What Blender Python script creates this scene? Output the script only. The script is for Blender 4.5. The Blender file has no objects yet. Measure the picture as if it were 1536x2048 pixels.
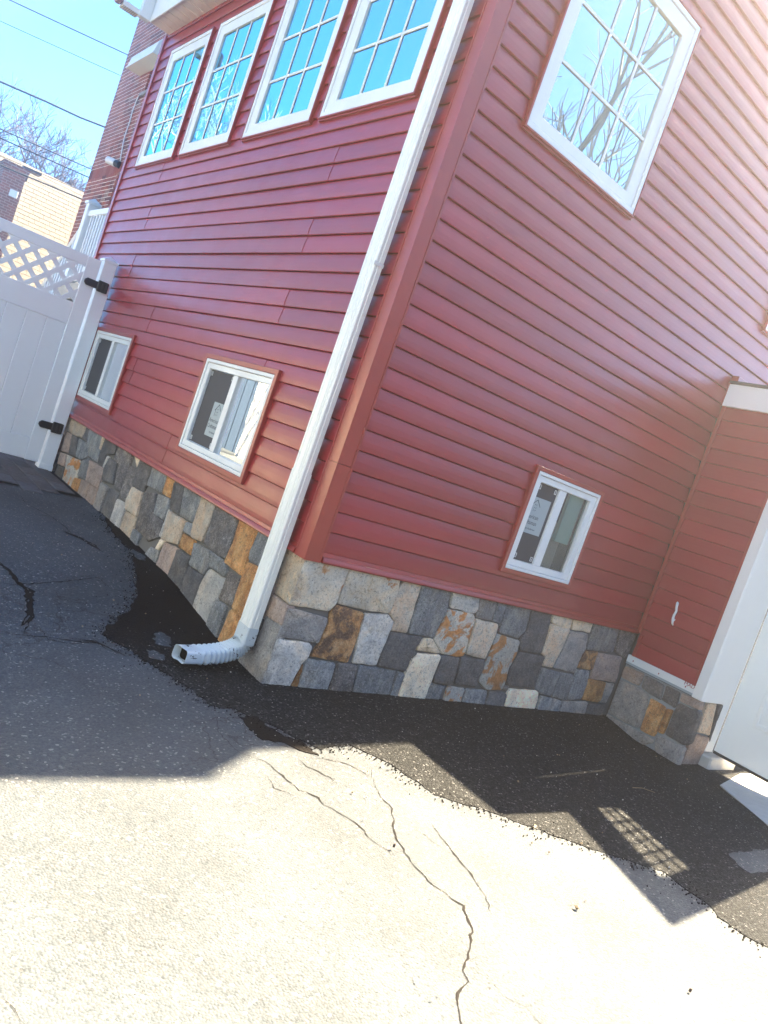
import bpy, bmesh, math, random
from mathutils import Vector, Matrix, noise
random.seed(7)
S = bpy.context.scene
COL = S.collection
# ------------------------------------------------------------------ camera, sky, sun, exposure
cam_d = bpy.data.cameras.new('camera'); cam = bpy.data.objects.new('camera', cam_d); COL.objects.link(cam)
CAM = Vector((-2.28572, -3.27294, 1.30914))
R_ = Vector((0.74281051, -0.58149948, 0.33179949)); D_ = Vector((0.2192345, -0.25699982, -0.94121588)); F_ = Vector((0.63258895, 0.77188694, -0.06341741))
m = Matrix(((R_.x, -D_.x, -F_.x), (R_.y, -D_.y, -F_.y), (R_.z, -D_.z, -F_.z))).to_4x4(); m.translation = CAM
cam.matrix_world = m
cam_d.sensor_fit = 'VERTICAL'; cam_d.sensor_height = 36; cam_d.lens = 1543.95/2048*36
cam_d.clip_start = .05; cam_d.clip_end = 2000
S.camera = cam
SUN = Vector((.944, .107, 1.0)).normalized()
EL = math.asin(SUN.z); AZ = math.atan2(SUN.x, SUN.y)      # azimuth from +Y towards +X
w = bpy.data.worlds.new('World'); S.world = w; w.use_nodes = True
nt = w.node_tree; bg = nt.nodes['Background']
sky = nt.nodes.new('ShaderNodeTexSky'); sky.sky_type = 'NISHITA'; sky.sun_disc = False
sky.sun_elevation = EL; sky.sun_rotation = AZ; sky.air_density = .3; sky.dust_density = .0; sky.ozone_density = 2.5
tn = nt.nodes.new('ShaderNodeMix'); tn.data_type = 'RGBA'; tn.blend_type = 'MULTIPLY'; tn.inputs[0].default_value = 1; tn.inputs[7].default_value = (.52, .92, 1, 1)
nt.links.new(sky.outputs[0], tn.inputs[6]); nt.links.new(tn.outputs[2], bg.inputs[0]); bg.inputs[1].default_value = .098
sd = bpy.data.lights.new('sun', 'SUN'); sd.energy = 5; sd.angle = math.radians(.45); sd.color = (1, .84, .585)
so = bpy.data.objects.new('sun', sd); COL.objects.link(so); so.rotation_euler = SUN.to_track_quat('Z', 'Y').to_euler(); so.location = (10, 2, 12)
vs = S.view_settings; vs.view_transform = 'Standard'; vs.look = 'None'; vs.gamma = 1; vs.use_curve_mapping = False; vs.exposure = 3.82
S.cycles.max_bounces = 8; S.cycles.transparent_max_bounces = 12; S.cycles.caustics_reflective = False; S.cycles.caustics_refractive = False
S.cycles.sample_clamp_indirect = 6

# ------------------------------------------------------------------ helpers
def link(o, parent=None):
    COL.objects.link(o)
    if parent is not None:
        o.parent = parent
        o.matrix_parent_inverse = parent.matrix_world.inverted() if parent.type == 'EMPTY' else Matrix()
    return o
def thing(name, label, cat, loc=(0, 0, 0), group=None):
    o = bpy.data.objects.new(name, None); o.empty_display_size = .2; o.location = loc
    COL.objects.link(o); o['label'] = label; o['category'] = cat
    if group: o['group'] = group
    o.matrix_world = Matrix.Translation(loc)
    return o
def tag(o, label, cat, group=None, kind=None):
    if label: o['label'] = label
    if cat: o['category'] = cat
    if group: o['group'] = group
    if kind: o['kind'] = kind
    return o
class MB:
    def __init__(s): s.v = []; s.f = []
    def add(s, vs, fs):
        n = len(s.v); s.v += [tuple(p) for p in vs]; s.f += [tuple(i+n for i in f) for f in fs]
    def box(s, x0, x1, y0, y1, z0, z1, T=None):
        vs = [(x, y, z) for x in (x0, x1) for y in (y0, y1) for z in (z0, z1)]
        if T: vs = [T(*p) for p in vs]
        s.add(vs, [(0, 1, 3, 2), (4, 6, 7, 5), (0, 4, 5, 1), (2, 3, 7, 6), (0, 2, 6, 4), (1, 5, 7, 3)])
    def tube(s, pts, rad, n=6, cap=True):
        pts = [Vector(p) for p in pts]; rr = rad if isinstance(rad, (list, tuple)) else [rad]*len(pts)
        base = len(s.v); up = Vector((0, 0, 1)); prev = None
        for i, p in enumerate(pts):
            t = (pts[min(i+1, len(pts)-1)]-pts[max(i-1, 0)])
            if t.length < 1e-9: t = Vector((0, 0, 1))
            t.normalize()
            if prev is None:
                a = t.cross(up)
                if a.length < .1: a = t.cross(Vector((1, 0, 0)))
            else: a = prev - t*prev.dot(t)
            a.normalize(); prev = a; b = t.cross(a)
            for k in range(n):
                an = 2*math.pi*k/n; s.v.append(tuple(p+(a*math.cos(an)+b*math.sin(an))*rr[i]))
        for i in range(len(pts)-1):
            for k in range(n):
                k2 = (k+1) % n; s.f.append((base+i*n+k, base+i*n+k2, base+(i+1)*n+k2, base+(i+1)*n+k))
        if cap:
            s.f.append(tuple(base+k for k in range(n-1, -1, -1))); e = base+(len(pts)-1)*n; s.f.append(tuple(e+k for k in range(n)))
    def build(s, name, mat, parent=None, smooth=False, bevel=0, fix=True, kind=None, label=None):
        me = bpy.data.meshes.new(name); me.from_pydata(s.v, [], s.f)
        if fix or bevel:
            bm = bmesh.new(); bm.from_mesh(me)
            bmesh.ops.recalc_face_normals(bm, faces=bm.faces)
            if bevel: bmesh.ops.bevel(bm, geom=[e for e in bm.edges if e.calc_face_angle(0) > .5], offset=bevel, segments=1, affect='EDGES', clamp_overlap=True)
            bm.to_mesh(me); bm.free()
        me.materials.append(mat)
        if smooth:
            for p in me.polygons: p.use_smooth = True
        o = bpy.data.objects.new(name, me); link(o, parent)
        if kind: o['kind'] = kind
        if label: o['label'] = label
        return o
def smooth01(a, b, x):
    t = max(0., min(1., (x-a)/(b-a))); return t*t*(3-2*t)
WX = 3.213          # the return wall
PF = -.66           # front of the stone pier
DX = 3.75           # the tall white door beside it
TL = lambda u, z, d: (-d, u, z)            # left wall: u runs along y, d sticks out
TR = lambda u, z, d: (u, -d, z)            # right wall
TG = lambda u, z, d: (WX-d, u, z)          # return wall
TP = lambda u, z, d: (u, PF-d, z)          # pier front
def bx(mb, T, u0, u1, z0, z1, d0, d1): mb.box(u0, u1, z0, z1, d0, d1, T)
def ring(mb, T, o, i, d0, d1):
    (a0, a1, b0, b1), (c0, c1, e0, e1) = o, i
    O = [(a0, b0), (a1, b0), (a1, b1), (a0, b1)]; I = [(c0, e0), (c1, e0), (c1, e1), (c0, e1)]
    vs = [T(u, z, d1) for u, z in O]+[T(u, z, d1) for u, z in I]+[T(u, z, d0) for u, z in O]+[T(u, z, d0) for u, z in I]
    fs = []
    for k in range(4):
        j = (k+1) % 4; fs += [(k, j, 4+j, 4+k), (8+k, 12+k, 12+j, 8+j), (k, 8+k, 8+j, j), (4+k, 4+j, 12+j, 12+k)]
    mb.add(vs, fs)
def gz(x, y):
    z = -.012
    if x < .3: z += (smooth01(.25, 1.6, y)*.115+smooth01(1.6, 2.6, y)*.025)
    z -= .05*smooth01(2.5, 3.25, x)*smooth01(0, .35, -y)*smooth01(-1.6, -.9, y)
    return z

# ------------------------------------------------------------------ materials
def mat(name, col, rough=.5, spec=.5, metal=0.):
    m = bpy.data.materials.new(name); m.use_nodes = True; b = m.node_tree.nodes['Principled BSDF']
    b.inputs['Base Color'].default_value = (*col, 1); b.inputs['Roughness'].default_value = rough
    b.inputs['Specular IOR Level'].default_value = spec; b.inputs['Metallic'].default_value = metal
    return m
class NG:
    """small helper to chain nodes"""
    def __init__(s, m): s.m = m; s.n = m.node_tree.nodes; s.l = m.node_tree.links; s.b = s.n['Principled BSDF']; s.tc = s.n.new('ShaderNodeTexCoord')
    def map(s, scale=(1, 1, 1), off=None, rot=(0, 0, 0)):
        mp = s.n.new('ShaderNodeMapping'); mp.inputs['Scale'].default_value = scale; mp.inputs['Rotation'].default_value = rot; s.l.new(s.tc.outputs['Object'], mp.inputs['Vector'])
        if off is not None: s.l.new(off, mp.inputs['Location'])
        return mp.outputs[0]
    def noise(s, vec, scale, detail=4, rough=.55, dist=0.):
        n = s.n.new('ShaderNodeTexNoise'); n.inputs['Scale'].default_value = scale; n.inputs['Detail'].default_value = detail; n.inputs['Roughness'].default_value = rough; n.inputs['Distortion'].default_value = dist
        s.l.new(vec, n.inputs['Vector']); return n.outputs['Fac']
    def voro(s, vec, scale, feature='F1', out='Distance', rnd=1.):
        n = s.n.new('ShaderNodeTexVoronoi'); n.feature = feature; n.inputs['Scale'].default_value = scale; n.inputs['Randomness'].default_value = rnd; s.l.new(vec, n.inputs['Vector']); return n.outputs[out]
    def ramp(s, fac, stops, interp='LINEAR'):
        r = s.n.new('ShaderNodeValToRGB'); r.color_ramp.interpolation = interp; e = r.color_ramp.elements
        while len(e) < len(stops): e.new(.5)
        for k, (p, c) in enumerate(stops):
            e[k].position = p; e[k].color = (*c, 1) if isinstance(c, (tuple, list)) else (c, c, c, 1)
        s.l.new(fac, r.inputs[0]); return r.outputs[0]
    def mix(s, fac, a, b, mode='MIX'):
        n = s.n.new('ShaderNodeMix'); n.data_type = 'RGBA'; n.blend_type = mode
        for sock, v in ((n.inputs[0], fac), (n.inputs[6], a), (n.inputs[7], b)):
            if isinstance(v, (int, float)): sock.default_value = v
            elif isinstance(v, (tuple, list)): sock.default_value = (*v, 1)
            else: s.l.new(v, sock)
        return n.outputs[2]
    def math(s, op, a, b=None):
        n = s.n.new('ShaderNodeMath'); n.operation = op
        for k, v in enumerate((a, b)):
            if v is None: continue
            if isinstance(v, (int, float)): n.inputs[k].default_value = v
            else: s.l.new(v, n.inputs[k])
        return n.outputs[0]
    def rnd(s):
        return s.n.new('ShaderNodeObjectInfo').outputs['Random']
    def color(s, c): s.l.new(c, s.b.inputs['Base Color'])
    def rough(s, c): s.l.new(c, s.b.inputs['Roughness'])
    def bump(s, h, strength=.5, dist=.01, prev=None):
        n = s.n.new('ShaderNodeBump'); n.inputs['Strength'].default_value = strength; n.inputs['Distance'].default_value = dist; s.l.new(h, n.inputs['Height'])
        if prev is not None: s.l.new(prev, n.inputs['Normal'])
        s.l.new(n.outputs[0], s.b.inputs['Normal']); return n.outputs[0]

def siding_mat():
    m = mat('red_vinyl', (.17, .034, .033), .32, .75); g = NG(m)
    grain = g.noise(g.map((3, 3, 60)), 9, 4, .6)
    big = g.noise(g.map(), 1.3, 3)
    c = g.mix(g.ramp(big, [(.3, 0.), (.7, 1.)]), (.275, .013, .018), (.315, .019, .025))
    tone = g.ramp(g.rnd(), [(0., .88), (1., 1.10)])
    g.color(g.mix(1., c, tone, 'MULTIPLY'))
    g.rough(g.ramp(g.noise(g.map(), 4, 3), [(.3, .30), (.7, .38)]))
    g.bump(grain, .10, .003); return m
M_SID = siding_mat()
def trim_mat():
    m = mat('red_trim', (.17, .034, .030), .33, .8); g = NG(m)
    c = g.mix(g.ramp(g.noise(g.map(), 2.2, 3), [(.3, 0.), (.7, 1.)]), (.29, .025, .018), (.33, .031, .023))
    sc = g.ramp(g.noise(g.map((60, 60, 6)), 3, 4, .7), [(.74, 0.), (.78, 1.)])
    g.color(g.mix(g.math('MULTIPLY', sc, .5), c, (.42, .2, .16))); return m
M_TRIM = trim_mat()
def white_mat(name, col=(.8, .8, .77), rough=.35, dirt=.25):
    m = mat(name, col, rough, .5); g = NG(m)
    d = g.ramp(g.noise(g.map((1, 1, .5)), 3.5, 6, .65), [(.45, 0.), (.8, 1.)])
    g.color(g.mix(g.math('MULTIPLY', d, dirt), col, (.45, .43, .38)))
    return m
M_WHITE = white_mat('white_vinyl'); M_PVC = white_mat('white_fence_vinyl', (.90, .92, .92), .4, .05)
M_DOOR = white_mat('white_painted_door', (.9, .88, .82), .4, .08)
M_BLACK = mat('black_metal', (.012, .012, .013), .45)
M_RUBBER = mat('black_rubber', (.02, .02, .02), .7)
def pipe_mat():
    m = mat('white_painted_aluminium', (.8, .8, .76), .32, .5); g = NG(m)
    d = g.ramp(g.noise(g.map((2, 2, .6)), 5, 6, .65), [(.5, 0.), (.85, 1.)])
    c = g.mix(g.math('MULTIPLY', d, .12), (.86, .84, .77), (.46, .45, .40)); g.color(c); return m
M_PIPE = pipe_mat()
def peel_mat():
    m = mat('peeling_white_paint', (.74, .79, .80), .38, .5); g = NG(m)
    d = g.ramp(g.noise(g.map((1, 1, 1.2)), 24, 4, .6, .5), [(.635, 0.), (.645, 1.)])
    c = g.mix(d, (.56, .60, .61), (.02, .016, .015)); g.color(c); g.rough(g.mix(d, (.35,)*3, (.8,)*3)); return m
M_PEEL = peel_mat()
def glass_mat(name, base, gain, tint=(.86, .93, .92), gcol=(.93, .98, 1)):
    m = bpy.data.materials.new(name); m.use_nodes = True; n = m.node_tree.nodes; l = m.node_tree.links
    n.remove(n['Principled BSDF']); out = n['Material Output']
    tr = n.new('ShaderNodeBsdfTransparent'); tr.inputs[0].default_value = (*tint, 1)
    gl = n.new('ShaderNodeBsdfGlossy'); gl.inputs['Roughness'].default_value = .0; gl.inputs['Color'].default_value = (*gcol, 1)
    fr = n.new('ShaderNodeFresnel'); fr.inputs[0].default_value = 1.5
    mu = n.new('ShaderNodeMath'); mu.operation = 'MULTIPLY_ADD'; mu.inputs[1].default_value = gain; mu.inputs[2].default_value = base; mu.use_clamp = True
    mx = n.new('ShaderNodeMixShader'); l.new(fr.outputs[0], mu.inputs[0]); l.new(mu.outputs[0], mx.inputs[0]); l.new(tr.outputs[0], mx.inputs[1]); l.new(gl.outputs[0], mx.inputs[2]); l.new(mx.outputs[0], out.inputs[0])
    return m
M_GLASS = glass_mat('coated_window_glass', .30, 1.6, gcol=(.30, .76, 1)); M_GLASS3 = glass_mat('glare_window_glass', .50, 1.6, gcol=(.80, 1, 1)); M_GLASS2 = glass_mat('clear_window_glass', .03, 1.6)  # the brighter copy puts glare into the right window's reflection colour
M_DARKROOM = mat('room_paint', (.10, .10, .105), .8)
M_SCREEN = mat('insect_screen', (.055, .055, .06), .7)
def curtain_mat():
    m = mat('grey_curtain', (.30, .31, .34), .8); return m
M_CURT = curtain_mat(); M_MINT = mat('mint_board', (.42, .66, .56), .6); M_TAN = mat('bare_plywood', (.33, .29, .23), .8)
M_BLIND = mat('white_blind', (.7, .72, .72), .5)
M_STICK = mat('sticker_film', (.36, .42, .43), .5); M_INK = mat('sticker_ink', (.03, .04, .05), .6); M_REDINK = mat('red_print', (.35, .03, .03), .6)

STONE = {}
def stone_mat(key, stops, nscale, fleck, flk_col, bump, mscale=(1, 1, 1), rust=None):
    m = mat('field_stone_'+{'t': 'tan', 'k': 'charcoal', 'b': 'blue_grey', 'l': 'light_grey', 'o': 'rust', 'c': 'cream', 'm': 'mauve', 'g': 'grey', 'p': 'speckled', 'v': 'veined', 'r': 'mottled', 'x': 'streaked'}[key], (.3, .3, .3), .78, .3); g = NG(m)
    off = g.n.new('ShaderNodeCombineXYZ'); r = g.rnd()
    for k in range(3): g.l.new(g.math('MULTIPLY', r, 37.+11*k), off.inputs[k])
    v = g.map(mscale, off.outputs[0]); v1 = g.map((1, 1, 1), off.outputs[0])
    n1 = g.noise(v, nscale, 7, .68, .5)
    c = g.ramp(n1, stops)
    fl = g.ramp(g.noise(v1, 95, 5, .78, .8), [(.50, 0.), (.64, 1.)])
    c = g.mix(g.math('MULTIPLY', fl, fleck), c, flk_col)
    dk = g.ramp(g.noise(v1, 70, 5, .78, .6), [(.36, 1.), (.47, 0.)])
    c = g.mix(g.math('MULTIPLY', dk, .62), c, (.03, .03, .032))
    if rust:
        rm = g.ramp(g.noise(v1, 7, 5, .6, .6), [(rust[0], 0.), (rust[0]+.05, 1.)]); c = g.mix(rm, c, g.mix(g.noise(v1, 45, 4), (.20, .075, .02), (.48, .24, .10)))
    pat = g.ramp(g.noise(v1, 4.5, 4, .6, 1.), [(.35, (.78, .80, .84)), (.5, (1, 1, 1)), (.68, (1.16, 1.06, .94))]); c = g.mix(1., c, pat, 'MULTIPLY')
    c = g.mix(1., c, g.ramp(r, [(0., 1.3), (.5, 1.6), (1., 1.95)]), 'MULTIPLY')
    c = g.mix(1., c, (1.04, .99, .91), 'MULTIPLY')
    g.color(c)
    h = g.math('ADD', g.math('MULTIPLY', g.noise(v, nscale*1.6, 6, .65), .7), g.math('MULTIPLY', g.noise(v1, 60, 6, .75), .65))
    g.bump(h, min(1., bump*1.25), .030); STONE[key] = m
G1 = (.5, .5, .5)
stone_mat('t', [(.25, (.24, .17, .12)), (.45, (.42, .33, .25)), (.6, (.40, .36, .31)), (.8, (.50, .44, .36))], 9, .35, (.6, .56, .5), .7)
stone_mat('k', [(.25, (.055, .053, .056)), (.5, (.095, .093, .098)), (.7, (.14, .135, .135)), (.85, (.19, .18, .17))], 10, .3, (.32, .33, .35), .8)
stone_mat('b', [(.25, (.085, .09, .10)), (.5, (.16, .168, .18)), (.64, (.25, .255, .262)), (.8, (.36, .36, .365))], 11, .45, (.46, .5, .54), .8, (1.6, 1.6, .6))
stone_mat('l', [(.25, (.22, .20, .19)), (.5, (.34, .33, .32)), (.7, (.42, .41, .40)), (.85, (.46, .40, .36))], 8, .4, (.62, .62, .6), .6)
stone_mat('o', [(.25, (.15, .055, .02)), (.45, (.33, .15, .05)), (.6, (.45, .25, .10)), (.8, (.52, .40, .26))], 11, .4, (.62, .5, .36), .8, (1.15, 1.15, .85))
stone_mat('c', [(.25, (.44, .33, .22)), (.5, (.56, .47, .36)), (.7, (.62, .55, .45)), (.85, (.52, .38, .22))], 7, .3, (.72, .68, .6), .5)
stone_mat('m', [(.25, (.16, .115, .10)), (.5, (.24, .185, .165)), (.7, (.30, .25, .23)), (.85, (.35, .27, .22))], 9, .35, (.48, .42, .38), .6)
stone_mat('g', [(.25, (.12, .115, .115)), (.5, (.21, .20, .20)), (.7, (.28, .27, .265)), (.85, (.35, .33, .31))], 10, .4, (.48, .48, .48), .8)
stone_mat('p', [(.25, (.30, .20, .11)), (.42, (.45, .38, .29)), (.6, (.46, .43, .38)), (.8, (.52, .50, .46))], 10, .4, (.64, .62, .58), .6, rust=(.62,))
stone_mat('v', [(.25, (.045, .042, .045)), (.5, (.09, .085, .088)), (.62, (.15, .14, .14)), (.72, (.36, .35, .35))], 13, .35, (.5, .5, .52), .9)
stone_mat('r', [(.25, (.10, .05, .032)), (.46, (.14, .08, .055)), (.53, (.36, .19, .08)), (.7, (.52, .36, .22))], 12, .3, (.6, .46, .32), .8)
stone_mat('x', [(.25, (.22, .21, .20)), (.5, (.33, .32, .30)), (.7, (.43, .40, .36)), (.85, (.46, .42, .38))], 9, .4, (.6, .58, .55), .7, rust=(.52,))
M_MORTAR = mat('dark_mortar', (.15, .14, .13), .95); M_MORTAR2 = mat('pale_mortar', (.30, .32, .34), .95)

def old_asphalt():
    m = mat('weathered_asphalt', (.15, .15, .15), .85, .35); g = NG(m); v = g.map()
    cell = g.voro(v, 115, 'F1', 'Color'); d = g.voro(v, 115)
    sep = g.n.new('ShaderNodeSeparateColor'); g.l.new(cell, sep.inputs[0])
    agg = g.ramp(sep.outputs[0], [(0., (.042, .050, .059)), (.5, (.058, .067, .076)), (.95, (.080, .083, .086)), (.985, (.22, .22, .21))])
    big = g.ramp(g.noise(v, 1.6, 5, .6), [(.3, .72), (.7, 1.18)])
    c = g.mix(1., agg, big, 'MULTIPLY')
    fine = g.ramp(g.noise(v, 260, 3, .7), [(.3, .78), (.65, 1.08)]); c = g.mix(1., c, fine, 'MULTIPLY')
    pits = g.ramp(g.noise(v, 80, 4, .75, .5), [(.36, 1.), (.41, 0.)]); pm = g.ramp(g.noise(v, 5, 4), [(.35, .15), (.65, 1.)])
    c = g.mix(g.math('MULTIPLY', pits, pm), c, (.012, .012, .013))
    wv = g.n.new('ShaderNodeVectorMath'); wv.operation = 'ADD'; nz = g.n.new('ShaderNodeTexNoise'); nz.inputs['Scale'].default_value = 5; nz.inputs['Detail'].default_value = 5; g.l.new(v, nz.inputs['Vector'])
    sc_ = g.n.new('ShaderNodeVectorMath'); sc_.operation = 'SCALE'; sc_.inputs['Scale'].default_value = .5; g.l.new(nz.outputs['Color'], sc_.inputs[0]); g.l.new(v, wv.inputs[0]); g.l.new(sc_.outputs[0], wv.inputs[1])
    ed = g.voro(wv.outputs[0], 1.35, 'DISTANCE_TO_EDGE'); ed2 = g.voro(wv.outputs[0], 3.4, 'DISTANCE_TO_EDGE')
    ck = g.math('ADD', g.math('MULTIPLY', g.ramp(ed, [(.0, 1.), (.011, 0.)]), g.ramp(g.noise(v, 1.1, 2), [(.44, 0.), (.54, 1.)])), g.math('MULTIPLY', g.ramp(ed2, [(.0, 1.), (.016, 0.)]), g.ramp(g.noise(v, .9, 3), [(.54, 0.), (.62, .8)])))
    sy = g.n.new('ShaderNodeSeparateXYZ'); g.l.new(v, sy.inputs[0]); yr = g.math('ADD', g.math('MULTIPLY', sy.outputs[1], .5), 1.)
    c = g.mix(g.math('MULTIPLY', g.math('MINIMUM', ck, .85), g.ramp(yr, [(.35, .0), (.62, 1.)])), c, (.014, .012, .011))
    g.color(c)
    h = g.math('ADD', g.math('MULTIPLY', d, -.7), g.math('MULTIPLY', g.noise(v, 60, 5, .7), .9))
    h = g.math('SUBTRACT', h, g.math('MULTIPLY', pits, .8))
    g.bump(h, .45, .010); return m
M_OLD = old_asphalt()
def new_asphalt():
    m = mat('fresh_asphalt', (.03, .03, .03), .85, .12); g = NG(m); v = g.map()
    cell = g.voro(v, 125, 'F1', 'Color'); d = g.voro(v, 125); sep = g.n.new('ShaderNodeSeparateColor'); g.l.new(cell, sep.inputs[0])
    agg = g.ramp(sep.outputs[0], [(0., (.002, .002, .0025)), (.4, (.007, .0075, .008)), (.8, (.022, .0225, .023)), (.96, (.042, .042, .042)), (.988, (.15, .15, .15))])
    sx = g.n.new('ShaderNodeSeparateXYZ'); g.l.new(v, sx.inputs[0])
    wet = g.ramp(g.math('ADD', g.math('MULTIPLY', sx.outputs[1], .8), g.math('MULTIPLY', g.noise(v, 3, 4), .5)), [(.35, 0.), (.75, 1.)])
    sunlit_fade = g.math('ADD', g.math('MULTIPLY', sx.outputs[1], -.62), g.math('MULTIPLY', g.noise(v, 6, 6, .7), 1.05))  # paler away from the wall, painted in for the strip's sunlit part
    sunlit_fade = g.ramp(sunlit_fade, [(1.15, 0.), (2.0, .75)]); gr = g.ramp(sep.outputs[1], [(.25, .15), (.75, 1.)])
    agg = g.mix(g.math('MULTIPLY', sunlit_fade, gr), agg, (.115, .112, .105))
    c = g.mix(wet, agg, (.0060, .004, .0045)); g.color(c)
    g.rough(g.mix(wet, (.85,)*3, (.7,)*3))
    h = g.math('ADD', g.math('MULTIPLY', d, -1.), g.math('MULTIPLY', g.noise(v, 60, 5, .7), .8)); g.bump(h, .7, .012); return m
M_NEW = new_asphalt()
M_CRACK = mat('crack_shadow_dirt', (.014, .012, .011), .95, .1)
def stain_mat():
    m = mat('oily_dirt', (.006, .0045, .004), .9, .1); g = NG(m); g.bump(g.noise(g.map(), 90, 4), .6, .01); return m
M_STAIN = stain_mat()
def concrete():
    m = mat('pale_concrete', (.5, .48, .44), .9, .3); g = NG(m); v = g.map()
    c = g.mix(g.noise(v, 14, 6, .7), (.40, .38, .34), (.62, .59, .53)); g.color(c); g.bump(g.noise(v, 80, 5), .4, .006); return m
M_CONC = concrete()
def paver_mat():
    m = mat('paver_concrete', (.2, .17, .16), .85, .3); g = NG(m); v = g.map()
    c = g.ramp(g.rnd(), [(0., (.085, .075, .075)), (.35, (.12, .10, .10)), (.7, (.10, .10, .11)), (1., (.15, .12, .115))])
    c = g.mix(1., c, g.ramp(g.noise(v, 25, 5, .7), [(.3, .6), (.7, 1.25)]), 'MULTIPLY'); g.color(c); g.bump(g.noise(v, 90, 4), .4, .006); return m
M_PAVER = paver_mat()
def brick_mat(name, dark=1.):
    m = mat(name, (.25, .08, .05), .85, .3); g = NG(m); v = g.map()
    c = g.ramp(g.rnd(), [(0., (.12*dark, .040*dark, .035*dark)), (.2, (.17*dark, .05*dark, .035*dark)), (.45, (.32*dark, .075*dark, .042*dark)), (.75, (.27*dark, .07*dark, .042*dark)), (.93, (.32*dark, .12*dark, .085*dark)), (1., (.30*dark, .20*dark, .15*dark))])
    c = g.mix(1., c, g.ramp(g.noise(v, 30, 5, .7), [(.3, .75), (.7, 1.2)]), 'MULTIPLY'); g.color(c); g.bump(g.noise(v, 120, 4), .4, .004); return m
M_BRICK = brick_mat('red_brick')
M_BMORT = mat('brick_mortar', (.85, .77, .66), .95)

# ------------------------------------------------------------------ measured outlines (mm)
LEFT = 't 4532,648 4295,664 3989,669 4022,573 4302,552 4531,552;k 3989,669 3891,667 3860,563 4022,573;m 4539,546 4334,555 4275,371 4512,347;k 4322,557 4103,557 4030,389 4267,364;b 4103,557 3860,563 3721,459 3864,392 4026,390;b 3888,663 3528,664 3464,460 3714,465 3846,562;c 3511,660 3452,667 3448,575 3485,575;k 3436,659 3108,657 3102,606 3257,577 3288,456 3443,464 3465,568;l 3251,571 3200,566 3230,458 3284,457;v 3098,659 2729,663 2704,584 2734,377 2897,366 2984,565 3100,569;k 3187,565 2987,557 2938,385 3190,361 3234,449;c 2724,664 2538,663 2539,610 2695,617;k 2538,663 2278,666 2274,540 2295,481 2516,470 2544,606;v 2704,605 2552,604 2518,473 2563,329 2681,334 2726,379;b 2276,663 1963,664 1966,551 2266,541;o 1963,664 1814,671 1805,557 1959,552;m 4512,334 4304,356 4274,239 4473,221;k 4469,217 4258,238 4221,141 4519,123;x 4304,356 3883,384 3831,237 3949,139 4181,133 4246,254;b 3850,391 3714,453 3629,447 3601,263 3835,252;m 3629,447 3240,456 3224,278 3563,264;o 3891,227 3715,244 3700,132 3942,133;m 3708,250 3467,272 3443,153 3689,134;m 3454,271 3224,278 3219,157 3432,156;g 3197,345 3011,345 3020,150 3210,160;k 2980,349 2757,357 2740,165 3010,153;l 2747,313 2560,327 2523,277 2521,159 2737,162;t 2516,470 2292,478 2263,294 2496,281 2555,332;t 2512,277 2260,291 2246,144 2510,148;v 2284,490 2054,535 2017,395 1801,391 1772,273 1943,195 2216,213 2260,362;b 2021,536 1819,553 1772,490 1799,398 2005,391;l 1770,487 1733,491 1726,286 1770,280;b 2246,204 2086,204 2084,132 2233,141;b 1997,153 1859,181 1709,199 1704,95 1904,96;k 1843,637 1636,638 1585,492 1772,488;b 1636,638 1331,654 1339,503 1585,492;t 1337,663 1129,664 1124,551 1138,431 1303,418 1334,497;b 1442,487 1334,497 1314,422 1451,415;t 1749,483 1442,487 1447,410 1446,316 1742,268;c 1739,276 1662,285 1717,196 1769,191;v 1123,666 787,673 780,544 788,435 887,416 1123,433;o 776,666 538,675 553,547 551,404 790,410 767,536;b 531,674 345,680 381,512 539,510 555,559;o 1428,408 1233,412 1226,314 1432,310;m 1665,277 1432,300 1461,85 1694,84;k 1430,297 1228,306 1226,64 1461,85;b 1227,404 1021,419 942,328 981,263 1211,255 1211,325;b 1015,420 792,422 721,383 723,339 942,328;k 1204,247 977,258 1001,47 1220,66;l 944,321 719,334 726,207 772,45 995,50 991,208;v 716,385 560,389 540,212 724,204;o 548,495 384,508 381,392 386,203 538,210 553,379;b 750,192 601,204 574,44 765,45;o 543,208 402,199 401,43 525,15 579,42;g 339,679 189,680 176,482 379,510;m 386,502 176,482 169,293 390,201 381,392;k 399,195 168,290 169,128 260,55 398,38;t 196,676 -3,685 -35,440 -5,431 215,435 230,499;m 220,428 -16,428 -19,396 -1,314 116,306 200,313;g 218,311 6,311 -12,271 -20,-2 316,11 280,182'
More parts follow.
